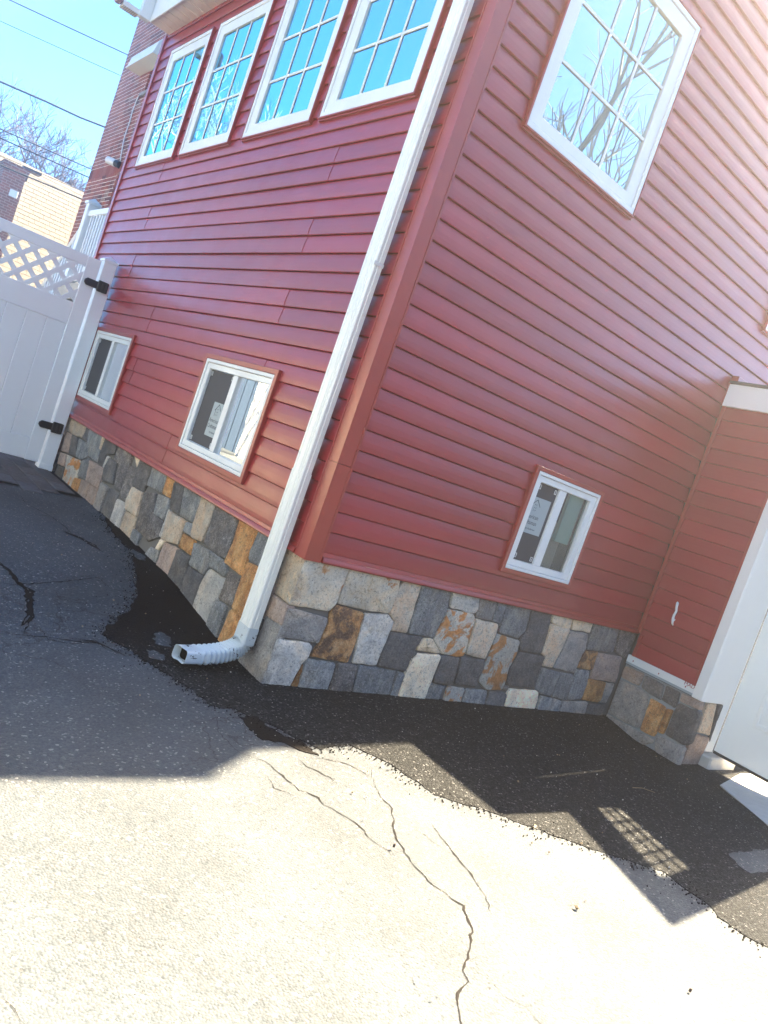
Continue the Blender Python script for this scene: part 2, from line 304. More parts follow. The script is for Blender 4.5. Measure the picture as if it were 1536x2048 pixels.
RIGHT = 'p 8,683 301,670 298,482 265,433 24,431;g 21,418 275,395 285,372 273,246 16,254 6,314;l 17,244 211,244 237,227 238,163 213,126 164,22 21,-14 6,80;o 221,126 247,-15 140,1 173,28;r 276,435 305,479 507,462 525,277 515,155 241,169 273,245 288,378;p 303,674 675,674 693,628 684,485 508,475 303,484;l 514,460 683,480 744,441 728,163 552,156 531,278;t 686,642 726,673 859,674 870,539 880,382 751,381 742,446 689,481;b 864,672 1114,673 1137,557 1104,380 1007,384 887,383 875,529;k 746,378 1017,377 993,306 976,221 968,146 735,164 733,286;c 1028,370 1097,379 1213,291 1095,289 1001,290 1000,323;c 1023,273 1214,283 1214,133 1213,-22 995,-20 972,122 984,233;k 978,276 1018,275 983,236 978,254;b 227,154 435,148 441,98 442,1 399,-18 244,-15;v 455,150 591,154 629,-24 453,-4 448,88;b 599,156 904,148 907,110 922,-14 633,-20;b 913,144 972,138 992,-15 926,-14;x 1142,577 1365,581 1397,557 1412,426 1419,299 1379,284 1215,289 1105,377 1140,504;x 1119,670 1370,674 1393,614 1380,584 1296,577 1220,589 1152,587;g 1375,672 1544,672 1554,556 1401,558 1392,591;b 1544,672 1636,674 1638,550 1558,557;t 1404,553 1631,546 1641,479 1626,295 1429,312 1419,427;b 1641,666 1899,674 1918,539 1870,477 1658,487 1652,605;k 1900,672 2129,677 2153,557 2164,393 2084,391 1922,397 1890,474 1923,540;x 1649,480 1896,462 1909,371 1881,257 1896,178 1882,103 1732,91 1633,143 1640,252 1647,354;k 1926,392 2222,384 2209,270 2225,136 1915,142 1889,258;k 1218,281 1387,285 1408,97 1230,100;k 1390,293 1622,295 1644,228 1620,160 1642,102 1415,107 1410,205;b 1218,93 1355,87 1346,57 1337,-27 1220,-21;x 1375,86 1539,84 1555,-22 1389,-24;b 1552,82 1760,87 1787,-15 1563,-21;k 1772,88 1955,83 1993,-5 1799,-15;g 1902,132 1960,134 1958,96 1906,108;c 1974,116 2292,129 2322,59 2328,4 2002,-4 1963,78;c 2135,675 2371,676 2377,612 2250,610 2151,631;c 2378,677 2632,674 2640,613 2399,607;t 2156,621 2381,612 2369,422 2346,306 2225,310 2224,381 2165,400;g 2396,599 2612,605 2660,484 2640,435 2640,337 2636,290 2354,309 2385,458;b 2641,667 2975,675 3009,551 3007,497 2660,484 2640,600;v 2987,671 3227,674 3216,575 3196,474 3041,501;r 2661,476 2814,489 2831,335 2644,337;m 2826,477 3146,480 3151,415 3184,319 3181,266 2842,267 2832,340;b 2227,297 2450,283 2449,214 2443,101 2311,104 2233,140;b 2455,283 2618,278 2643,249 2646,78 2463,90 2461,177;b 2641,322 2806,327 2823,270 2831,186 2823,101 2654,78 2646,244;o 2828,263 3058,259 3077,113 3039,89 2835,96 2840,187;g 3078,255 3186,259 3194,188 3171,92 3076,86 3078,140;b 2337,93 2526,80 2593,71 2614,-2 2349,2;g 2610,70 2918,86 2953,-9 2635,-1;k 2939,66 3160,80 3201,0 2958,-9'
RET = 'm 26,417 -179,427 -179,362 -171,322 10,320;k -193,423 -360,417 -376,303 -274,305 -194,325;k -373,423 -493,422 -506,317 -492,296 -382,307;m -509,427 -669,431 -680,368 -516,364;g 12,304 -183,313 -279,293 -291,169 -293,33 -178,18 19,24 23,112;o -295,283 -433,275 -437,64 -427,31 -308,26 -302,124;o -443,269 -494,283 -489,84 -447,77;k -515,349 -688,358 -700,125 -665,86 -505,92 -505,282;g 11,5 -254,13 -435,13 -438,-13 -244,-21 -7,-16;g -439,58 -670,75 -685,-33 -565,-44 -451,-6'
PIER = 't 3337,421 3482,427 3545,172 3338,195;m 3287,176 3568,159 3578,-20 3312,-39;k 3505,425 3565,429 3586,116 3558,173'
STRIP_A = '103,4051 233,3736 45,3031 -78,2567 -117,2232 -95,1881 -231,1457 -363,1015 -468,802 -663,557 -724,443 -671,344 -612,212 -550,60 -483,-157 -450,-313 -328,-335 -197,-497 -72,-703 12,-789'
STRIP_B = '141,-650 191,-729 254,-810 315,-1091 574,-1263 713,-1389 850,-1515 1048,-1654 1184,-1754 1175,-1933 1132,-2048 1128,-2160 1173,-2236'
PATCH = '1921,-1692 2189,-1689 2398,-1696 2059,-1847 1848,-1848 1852,-1781'
CRACKS = '106,-876 15,-1023 -9,-1101 -16,-1183 -88,-1280 -148,-1382 -180,-1467 -203,-1548 -197,-1654 -176,-1724 -159,-1766 -198,-1835 -217,-1868 -284,-1926 -328,-1961 -403,-2019 -421,-2055 -513,-2101 -547,-2147 -571,-2187 -640,-2300 -660,-2420;115,-1291 92,-1333 61,-1458 40,-1567 9,-1667 -15,-1734 -74,-1823;-516,-749 -425,-827 -409,-906 -392,-1038 -330,-1093 -340,-1146 -291,-1217 -267,-1269 -276,-1397 -242,-1476;-292,-412 -317,-560 -274,-671 -169,-718 -122,-774;-122,-774 5,-835 57,-941;-466,-432 -535,-579 -516,-749;-251,-787 -240,-854 -179,-943 -167,-1002;-1643,-1824 -1622,-1864 -1604,-1918;-359,-2018 -338,-2084 -345,-2131 -299,-2190 -309,-2255 -330,-2400;-1268,336 -1164,312 -1035,328 -910,309 -782,321 -728,175;-1164,892 -1062,905 -914,982 -722,1083 -500,1228;-1030,760 -1059,523 -1140,321;-764,3034 -642,2913 -657,2674 -537,2422 -488,2196 -484,1951;-1038,462 -1031,297 -920,272 -770,359;-244,5422 -376,5110;-310,-206 -204,-351 -87,-540 -32,-679 -4,-724;-32,-1283 3,-1371 12,-1421 32,-1504;-505,-907 -490,-963 -498,-1018 -424,-1091'
STAINS = '-348,-419 -257,-398 -233,-505 -199,-588 -133,-616 -116,-765 -177,-732 -238,-655 -329,-630 -359,-540;-509,2074 -439,2014 -352,1833 -366,1733 -512,1751 -555,1837;-1110,1153 -1066,1178 -1023,1001 -999,816 -1021,558 -1121,381 -1057,727 -1089,868 -1154,915'
# ------------------------------------------------------------------ ground
def ground():
    def axis(lo, hi, a, b, step):
        v = [a+i*step for i in range(int((b-a)/step)+1)]; s = step; x = a
        while x > lo: s *= 1.5; x -= s; v.insert(0, max(x, lo))
        s = step; x = v[-1]
        while x < hi: s *= 1.5; x += s; v.append(min(x, hi))
        return v
    xs = axis(-60, 60, -2.6, 4.4, .1); ys = axis(-60, 60, -2.8, 6.2, .1)
    mb = MB(); mb.v = [(x, y, gz(x, y)) for x in xs for y in ys]; n = len(ys)
    mb.f = [(i*n+j, (i+1)*n+j, (i+1)*n+j+1, i*n+j+1) for i in range(len(xs)-1) for j in range(n-1)]
    o = mb.build('driveway', M_OLD, smooth=True, fix=False); o['kind'] = 'structure'
    o['label'] = 'cracked weathered asphalt driveway in front of the red house'; return o
DRIVE = ground()
def P2(s): return [tuple(int(q)/1000 for q in p.split(',')) for p in s.split()]
def jag(pts, step, amp, rnd):
    out = []
    for a, b in zip(pts, pts[1:]):
        L = math.dist(a, b); n = max(1, int(L/step)); nx, ny = -(b[1]-a[1])/max(L, 1e-6), (b[0]-a[0])/max(L, 1e-6)
        for k in range(n):
            t = k/n; j = rnd.uniform(-amp, amp) if (k or out) else 0
            out.append((a[0]+(b[0]-a[0])*t+nx*j, a[1]+(b[1]-a[1])*t+ny*j))
    out.append(pts[-1]); return out
def sheet(name, outline, m, dz, parent=None, skirt=True):
    """filled irregular sheet that follows the ground, with a small edge down to it"""
    bm = bmesh.new(); vs = [bm.verts.new((x, y, 0)) for x, y in outline]
    es = [bm.edges.new((vs[i], vs[(i+1) % len(vs)])) for i in range(len(vs))]
    bmesh.ops.triangle_fill(bm, edges=es, use_beauty=True)
    for _ in range(5):
        le = [e for e in bm.edges if e.calc_length() > .13 and not e.is_boundary]
        if not le: break
        bmesh.ops.subdivide_edges(bm, edges=le, cuts=1); bmesh.ops.triangulate(bm, faces=bm.faces)
    for v in bm.verts: v.co.z = gz(v.co.x, v.co.y)+dz
    for f in bm.faces:
        if f.normal.z < 0: f.normal_flip()
    bd = [e for e in bm.edges if e.is_boundary]
    r = bmesh.ops.extrude_edge_only(bm, edges=bd)
    for v in r['geom']:
        if isinstance(v, bmesh.types.BMVert): v.co.z -= dz+.02
    bmesh.ops.recalc_face_normals(bm, faces=bm.faces)
    up = sum(f.normal.z*f.calc_area() for f in bm.faces)
    if up < 0: bmesh.ops.reverse_faces(bm, faces=bm.faces)
    me = bpy.data.meshes.new(name); bm.to_mesh(me); bm.free(); me.materials.append(m)
    o = bpy.data.objects.new(name, me); link(o, parent); return o
rs = random.Random(3)
edge = P2(STRIP_A)[:-1]+P2(STRIP_B)
edge = jag(jag(edge, .05, .012, rs), .018, .006, rs)
outline = edge+[(1.3, -2.9), (7.5, -2.9), (7.5, -.5), (4.2, -.5), (3.3, -.3), (3.3, .1), (.05, .1), (.05, 4.0)]
strip = sheet('fresh_asphalt_strip', outline, M_NEW, .003); strip['kind'] = 'structure'; strip['label'] = 'dark fresh asphalt strip along the foot of the stone base'
pt = sheet('asphalt_patch', jag(P2(PATCH)+[P2(PATCH)[0]], .03, .012, rs)[:-1], M_OLD, .006); pt['kind'] = 'structure'; pt['label'] = 'small grey old asphalt patch showing through the dark strip'
for q_ in ('-455,395 -395,372 -350,420 -330,500 -372,560 -420,520', '-560,210 -505,180 -452,230 -480,290 -540,300', '-120,1720 -62,1690 -40,1830 -72,1960 -118,1880'):
    s_ = P2(q_); o_ = sheet('asphalt_patch', jag(s_+[s_[0]], .02, .016, rs)[:-1], M_OLD, .006); o_['kind'] = 'structure'; o_['label'] = 'small worn grey patch in the black strip near the downspout outlet'
lp = jag(P2('843,-1998 930,-1850 1010,-1735 1140,-1790 1190,-1830 1250,-1960 1100,-1985 843,-1998'), .03, .012, rs)
ap = sheet('sunlit_patch_slab', [(2.83, -1.50), (3.30, -.96), (3.62, -.88), (3.95, -.80), (4.3, -.8), (4.3, -2.0), (3.6, -2.1)], M_CONC, .009)  # pale slab laid in as the patch of sun beside the door
ap['kind'] = 'structure'; ap['label'] = 'pale slab standing in for the sunlit patch by the white door'
def crack(pts, wd, rnd):
    pts = jag(pts, .022, .006, rnd); L = []; R = []
    for i, p in enumerate(pts):
        a = pts[max(i-1, 0)]; b = pts[min(i+1, len(pts)-1)]; l = math.dist(a, b) or 1; nx, ny = -(b[1]-a[1])/l, (b[0]-a[0])/l
        env = min(1, 3*i/len(pts)+.2, 3*(len(pts)-1-i)/len(pts)+.2)
        ww = wd*.48*env*(.45+rnd.random()**2*1.2)
        L.append((p[0]+nx*ww/2, p[1]+ny*ww/2)); R.append((p[0]-nx*ww/2*rnd.uniform(.4, 1.5), p[1]-ny*ww/2))
    mb = MB(); mb.v = [(x, y, gz(x, y)+.0018) for x, y in L+R]; n = len(L)
    gap = [False]*n; k = 0
    while k < n:
        if rnd.random() < .006:
            for q in range(k, min(n, k+rnd.randint(1, 3))): gap[q] = True
        k += 3
    mb.f = [(i, i+1, n+i+1, n+i) for i in range(n-1) if not gap[i]]
    # the ribbon reads as the dark inside of the crack
    me = mb.build('crack', M_CRACK, DRIVE, fix=False)
    for p in me.data.polygons:
        if p.normal.z < 0: p.flip()
CW = [.014, .012, .013, .010, .011, .009, .013, .005, .005, .014, .015, .014, .018, .010, .014, .016, .006, .007]
for i, c in enumerate(CRACKS.split(';')): crack(P2(c), CW[i], rs)
for k in range(3):
    for c, wd in (('-1130,1180 -1080,1080 -1050,960 -1010,860 -1040,720 -1060,560 -1120,420', .045), ('-540,2080 -450,1990 -390,1870 -370,1760', .035), ('-900,330 -800,345 -730,260 -700,200', .02)):
        crack([(x+rs.uniform(-.02, .02), y+rs.uniform(-.02, .02)) for x, y in P2(c)], wd, rs)
for s in STAINS.split(';')[:1]:
    p = P2(s); sheet('oil_stain', jag(p+[p[0]], .02, .012, rs)[:-1], M_STAIN, .0035, DRIVE)
# loose bits
def bits(name, n, area, col, s0, s1, label, seed, test=None):
    r = random.Random(seed); mb = MB(); k = 0
    while k < n:
        x, y = r.uniform(area[0], area[1]), r.uniform(area[2], area[3])
        if test and not test(x, y): continue
        k += 1; s = r.uniform(s0, s1)*(1 if r.random() > .08 else 2.2); z = gz(x, y)+.007+s*.2; a = r.random()*6.3
        vs = []
        for q in range(4): vs.append((x+s*math.cos(a+q*1.57)*r.uniform(.5, 1.1), y+s*math.sin(a+q*1.57)*r.uniform(.3, .9), z+r.uniform(-.2, .2)*s))
        vs.append((x, y, z+s*.6)); vs.append((x, y, z-s*.6))
        mb.add(vs, [(0, 1, 4), (1, 2, 4), (2, 3, 4), (3, 0, 4), (1, 0, 5), (2, 1, 5), (3, 2, 5), (0, 3, 5)])
    o = mb.build(name, col); o['kind'] = 'stuff'; o['label'] = label
M_GRIT = mat('pale_grit', (.42, .41, .39), .8); M_LEAF = mat('dry_leaf', (.26, .19, .11), .8); M_PEB = mat('brown_pebble', (.07, .045, .035), .8)
bits('grit', 520, (-.75, 3.6, -2.2, 3.2), M_GRIT, .002, .0045, 'pale grit scattered over the dark asphalt strip', 5, lambda x, y: not (x > .0 and y > -.03) and (x > -.8))
bits('leaf_litter', 26, (-.9, 3.4, -1.9, 2.6), M_LEAF, .005, .010, 'dry leaf crumbs lying along the stone base', 6, lambda x, y: not (x > 0 and y > -.05))
pb = MB(); pb.tube([(-.225, -1.446, .0), (-.222, -1.444, .008), (-.220, -1.446, .014)], [.004, .005, .002], 7); tag(pb.build('pebble', M_PEB, smooth=True), 'lone brown pebble on the sunlit driveway left of the long crack', 'pebble')
pb = MB(); pb.tube([(.42, -2.30, -.008), (.423, -2.30, .0), (.425, -2.303, .005)], [.004, .005, .002], 7); tag(pb.build('pebble', M_PEB, smooth=True), 'lone brown pebble on sunlit asphalt below the door shadow tip', 'pebble')
def crumbs():
    r = random.Random(8); mb = MB(); n = len(edge)
    for k in range(1500):
        i = r.randrange(1, n-1); a, b = edge[i-1], edge[i+1]; l = math.dist(a, b) or 1; nx, ny = -(b[1]-a[1])/l, (b[0]-a[0])/l
        o = -abs(r.gauss(0, .035)) if r.random() < .8 else r.gauss(0, .09)
        x, y = edge[i][0]+nx*o, edge[i][1]+ny*o
        s = r.uniform(.0025, .006); z = gz(x, y)+.0035+s*.3; q = r.random()*6.28
        vs = [(x+s*math.cos(q+t*1.57)*r.uniform(.6, 1.1), y+s*math.sin(q+t*1.57)*r.uniform(.6, 1.1), z) for t in range(4)]+[(x, y, z+s*.7), (x, y, z-s)]
        mb.add(vs, [(0, 1, 4), (1, 2, 4), (2, 3, 4), (3, 0, 4), (1, 0, 5), (2, 1, 5), (3, 2, 5), (0, 3, 5)])
    o = mb.build('asphalt_crumbs', M_STAIN); o['kind'] = 'stuff'; o['label'] = 'loose black crumbs along the ragged edge of the fresh asphalt'
crumbs()
tw = MB(); tw.tube([(1.98, -1.06, -.004), (2.05, -1.08, .004), (2.13, -1.12, -.002)], [.0022, .002, .0012], 5); tag(tw.build('twig', M_LEAF), 'thin pale twig lying on the dark asphalt strip', 'twig')
# pavers by the gate
PATH = MB(); PATH.v = [(-1.9, 3.0, gz(-1, 3)+.004), (-.02, 3.45, gz(-1, 3)+.004), (-.02, 6.3, gz(-1, 4)+.004), (-1.9, 6.3, gz(-1, 4)+.004)]; PATH.f = [(0, 1, 2, 3)]
PATHO = PATH.build('paver_path', M_CRACK, fix=False); PATHO['kind'] = 'structure'; PATHO['label'] = 'brown paver path running under the white gate'
r = random.Random(11); col = 0; x = -.06
while x > -1.75:
    y = 3.2 + (col % 2)*.16+r.uniform(0, .02)
    while y < 6.1:
        x0, x1, y0, y1 = x-.165, x-.004, y, y+.316
        if y0 > 3.05+.33*(x0+1.1)*.6+.1 or True:
            if y0 >= 3.02+max(0, (x1+.55))*1.0:
                mb = MB(); zt = gz(x0, y0)+.012+r.uniform(-.003, .003); mb.box(x0, x1, y0, y1, zt-.05, zt)
                mb.build('paver', M_PAVER, PATHO, bevel=.005)
        y += .32
    x -= .169; col += 1

# ------------------------------------------------------------------ the red house
HOUSE = thing('red_house', 'red vinyl sided house with a stone base and white windows', 'house')
def parse(s): return [(q.split(' ', 1)[0], P2(q.split(' ', 1)[1])) for q in s.split(';')]
rst = random.Random(21)
def stone(code, poly, T, d0=0., zfloor=None, ztop=None, clampu=None):
    pts = []
    for u, z in poly:
        if zfloor is not None and z < zfloor(u): z = zfloor(u)-.16
        if ztop is not None and z > ztop: z = .697
        if clampu and u < .03: u = .0015
        pts.append((u, z))
    # resample with rough edges
    cu = sum(p[0] for p in pts)/len(pts); cz = sum(p[1] for p in pts)/len(pts)
    size = max(max(abs(p[0]-cu), abs(p[1]-cz)) for p in pts)
    edge = []
    n = len(pts)
    for i in range(n):
        a, b = pts[i], pts[(i+1) % n]; L = math.dist(a, b); k = max(1, min(7, int(L/.035)))
        for q in range(k):
            t = q/k; j = 0 if q == 0 else .0028
            if q == 0 and L > .04:        # knock the corner off
                pr = pts[i-1]; Lp = math.dist(pr, a) or 1; c = min(.008, L*.2, Lp*.2)
                edge.append((a[0]+(pr[0]-a[0])/Lp*c, a[1]+(pr[1]-a[1])/Lp*c)); edge.append((a[0]+(b[0]-a[0])/L*c, a[1]+(b[1]-a[1])/L*c)); continue
            edge.append((a[0]+(b[0]-a[0])*t+rst.uniform(-j, j), a[1]+(b[1]-a[1])*t+rst.uniform(-j, j)))
    m = len(edge); dj = d0+rst.uniform(-.005, .006); tu, tz = rst.uniform(-.03, .03), rst.uniform(-.03, .03)
    def lay(s_abs, dd, jit):
        out = []
        for u, z in edge:
            dist = math.hypot(u-cu, z-cz) or 1; f = max(.05, 1-s_abs/dist)
            uu, zz = cu+(u-cu)*f, cz+(z-cz)*f
            out.append(T(uu, zz, dj+dd+(uu-cu)*tu+(zz-cz)*tz+rst.uniform(-jit, jit)))
        return out
    rings = [lay(.0007, -.05, 0), lay(.0007, -.008, .001), lay(.0035, -.002, .0018), lay(.010, .0, .002), lay(.010+size*.35, .001, .004)]
    mb = MB(); mb.v = [p for rr in rings for p in rr]
    for k in range(len(rings)-1):
        for i in range(m):
            j = (i+1) % m; mb.f.append((k*m+i, k*m+j, (k+1)*m+j, (k+1)*m+i))
    mb.v.append(T(cu, cz, dj+.001+rst.uniform(-.003, .003))); c = len(mb.v)-1
    for i in range(m): mb.f.append(((len(rings)-1)*m+i, (len(rings)-1)*m+(i+1) % m, c))
    o = mb.build('stone', STONE[code], HOUSE, fix=True)
    me = o.data
    cen = Vector(T(cu, cz, -.03)); s = 0
    for p in me.polygons:
        s += (p.normal.dot(Vector(p.center)-cen))*p.area
        p.use_smooth = True
    if s < 0: me.flip_normals()
    return o
for c, p in parse(LEFT): stone(c, p, TL, zfloor=lambda u: gz(-.1, u)+.045, ztop=.615, clampu=True)
for c, p in parse(RIGHT): stone(c, p, TR, zfloor=lambda u: .03, ztop=.65, clampu=True)
for c, p in parse(RET):
    stone(c, [(min(u, -.004), z) for u, z in p], TG, zfloor=lambda u: -.02)
for c, p in parse(PIER): stone(c, [(max(u, WX-.004), z) for u, z in p], TP, zfloor=lambda u: -.01)
# extra stones further along the left base, hidden by the post and beyond it
uu = 4.56
for k in range(5):
    for j in range(3): stone('gkmbt'[(k+2*j) % 5], [(uu+.004, .14+.18*j), (uu+.19, .14+.18*j), (uu+.19, .31+.18*j), (uu+.004, .31+.18*j)], TL, zfloor=lambda u: .18, ztop=.62)
    uu += .2
def part(name, mb, m, parent=None, bevel=0, smooth=False, label=None, kind=None): return mb.build(name, m, parent or HOUSE, bevel=bevel, smooth=smooth, label=label, kind=kind)
mb = MB(); mb.box(.018, .4, .018, 5.36, -.3, .70); mb.box(.4, WX+.3, .018, .4, -.3, .70); part('foundation', mb, M_MORTAR)
mb = MB(); mb.box(WX+.02, 3.60, PF+.02, .0, -.3, .43); part('pier_core', mb, M_MORTAR2)
# wall core, so that nothing shines through (set back behind the windows)
mb = MB(); mb.box(.42, 6.0, .42, 5.3, -.2, 4.72); mb.box(3.3, 6.0, .03, .42, -.2, 4.72); part('wall_core', mb, M_DARKROOM)

# --- siding
P0, PITCH = .743, .1143
PROF = [(.000, -.022), (.0, -.004), (.012, -.0), (.1155, -.0115), (.1155, -.022)]
PROF = [(.002, -.028), (.000, -.002), (.004, .001), (.028, .0005), (.055, -.002), (.085, -.0065), (.1110, -.0118), (.1130, -.0215), (.1165, -.028)]
def plank(T, u0, u1, zb, doff=0., skew=0., ztop=None, parent=None):
    mb = MB(); n = len(PROF)
    prof = PROF if ztop is None else [(min(h, ztop), d) for h, d in PROF]
    for e, u in enumerate((u0, u1)):
        for h, d in prof: mb.v.append(T(u+(skew*h if e == (0 if skew > 0 else 1) else 0), zb+h, d+doff))
    for i in range(n):
        j = (i+1) % n; mb.f.append((i, j, n+j, n+i))
    mb.f += [tuple(range(n-1, -1, -1)), tuple(range(n, 2*n))]
    o = mb.build('siding_plank', M_SID, parent or HOUSE); return o
WINS_L = [(4.0, 4.995), (2.825, 3.835), (1.572, 2.565), (.448, 1.437)]
cutsL = [(a+.05, b-.05, 3.325, 4.31) for a, b in WINS_L]+[(3.505+.05, 4.50-.05, .985, 1.51), (.905+.05, 1.90-.05, .985, 1.51)]
cutsR = [(.421+.05, 1.463-.05, 3.325, 4.31), (1.47+.035, 2.153-.035, .985, 1.51), (3.37+.05, 4.4, 3.325, 4.31)]
def course(T, k, u0, u1, cuts, seams=()):
    zb = P0+k*PITCH; iv = [(u0, u1)]
    for a, b, z0, z1 in cuts:
        if zb < z1 and zb+PITCH > z0:
            iv = [q for s, e in iv for q in ((s, min(e, a)), (max(s, b), e)) if q[1]-q[0] > .01]
    for s in seams:
        nv = []
        for a, b in iv:
            if a+.05 < s < b-.05: nv += [(a, s, 1), (s-.012, b, 2)]
            else: nv.append((a, b, 0))
        iv = [(q[0], q[1]) for q in nv]
        flag = {(q[0], q[1]): q[2] for q in nv}
        for a, b in iv:
            f = flag[(a, b)]
            plank(T, a, b, zb, .0028 if f == 2 else 0., .10 if f == 2 else 0)
        return
    for a, b in iv: plank(T, a, b, zb)
ptop = (4.64-P0)/PITCH
SEAM = {0: 2.13, 3: 1.11, 4: 3.29, 5: 1.12, 6: 4.18, 7: 1.12, 8: 4.18, 9: 1.10, 10: 4.20, 2: 3.30, 1: 3.9}
for k in range(35):
    p = k//2; s = SEAM.get(p)
    course(TL, k, .088, 5.36, cutsL, (s,) if s and not (12 < k < 13) else ())
for k in range(54): course(TR, k, .088, 6.0 if k >= 18 else WX-.001, cutsR)
part('wall_back', MB(), M_DARKROOM) if False else None
mb = MB(); mb.box(4.25, 6.0, .026, .4, 4.72, 6.80); mb.box(.03, 4.25, .026, .08, 4.72, 5.2); part('upper_wall', mb, M_DARKROOM)
mb = MB(); mb.v = [(.02, .03, 4.74), (4.25, .03, 6.6), (4.25, .03, 4.74), (.02, .12, 4.74), (4.25, .12, 6.6), (4.25, .12, 4.74)]; mb.f = [(0, 1, 2), (3, 5, 4), (0, 3, 4, 1), (1, 4, 5, 2), (0, 2, 5, 3)]; part('gable_core', mb, M_DARKROOM)
for k in range(18):
    zb = .6285+k*PITCH-PITCH*1
    if zb < .51: zb = .515; plank(TG, -.59, -.03, zb, ztop=.6285-.515+.002); continue
    plank(TG, -.59, -.03, zb, ztop=(2.56-zb) if zb+.1165 > 2.56 else None)
mb = MB(); bx(mb, TG, -.66, 0, .43, 2.6, -.075, -.034); part('return_sheathing', mb, M_DARKROOM)
mb = MB(); bx(mb, TL, .1, 5.36, .70, .98, -.075, -.034); bx(mb, TL, .1, 5.36, 1.52, 3.32, -.075, -.034); bx(mb, TR, .1, WX, .70, .98, -.075, -.034); bx(mb, TR, .1, WX, 1.52, 3.32, -.075, -.034); bx(mb, TL, .1, 5.36, 4.32, 4.7, -.075, -.034)
bx(mb, TR, 2.2, 3.3, .985, 1.515, -.075, -.034); bx(mb, TR, .1, 1.46, .985, 1.515, -.075, -.034); bx(mb, TL, 1.92, 3.5, .985, 1.515, -.075, -.034); bx(mb, TL, .1, .9, .985, 1.515, -.075, -.034); bx(mb, TL, 4.52, 5.36, .985, 1.515, -.075, -.034)
bx(mb, TR, 1.48, 6., 3.325, 4.315, -.075, -.034); bx(mb, TR, .1, .42, 3.325, 4.315, -.075, -.034); bx(mb, TL, 5.0, 5.36, 3.325, 4.315, -.075, -.034)
for a, b in ((.1, .447), (1.44, 1.57), (2.57, 2.82), (3.84, 4.0)): bx(mb, TL, a, b, 3.325, 4.315, -.075, -.034)
part('sheathing', mb, M_DARKROOM)
# drip flashing along the stone top
def flash(T, u0, u1):
    mb = MB(); pr = [(.690, -.02), (.690, .020), (.695, .024), (.7035, .0225), (.720, .016), (.7235, .006), (.744, .001), (.744, -.02)]; n = len(pr)
    for u in (u0, u1): mb.v += [T(u, z, d) for z, d in pr]
    mb.f = [(i, (i+1) % n, n+(i+1) % n, n+i) for i in range(n)]+[tuple(range(n)), tuple(range(2*n-1, n-1, -1))]
    part('drip_flashing', mb, M_TRIM)
flash(TL, .094, 5.36); flash(TR, .100, WX-.004)
# outside corner post, in two lengths
def lpost(z0, z1, o):
    mb = MB(); w = .092; t = .012+o
    sec = [(-t, -t), (w, -t), (w, -t+.006), (w-.006, .006), (w-.006, .02), (.02, .02), (.02, w-.006), (.006, w-.006), (-t+.006, w), (-t, w)]
    n = len(sec); mb.v = [(x, y, z0) for x, y in sec]+[(x, y, z1) for x, y in sec]
    mb.f = [(i, (i+1) % n, n+(i+1) % n, n+i) for i in range(n)]+[tuple(range(n)), tuple(range(2*n-1, n-1, -1))]
    part('corner_post', mb, M_TRIM)
lpost(.688, 1.215, .0016); lpost(1.217, 4.66, 0)
for e in (.082,):
    mb = MB(); bx(mb, TL, e-.006, e-.002, .70, 4.64, .0115, .0150); bx(mb, TR, e-.006, e-.002, .70, 4.64, .0115, .0150); part('post_bead', mb, M_TRIM)
mb = MB(); bx(mb, TL, 5.36, 5.43, .66, 4.66, -.05, .016); part('end_post', mb, M_TRIM, bevel=.003)
mb = MB(); bx(mb, TG, -.034, -.006, .70, 2.57, -.02, .012); bx(mb, TG, -.062, -.042, .515, .69, -.02, .014); part('inside_corner_trim', mb, M_TRIM, bevel=.002)
mb = MB(); bx(mb, TG, -.592, -.574, .515, 2.56, -.02, .010); part('end_channel', mb, M_TRIM, bevel=.002)

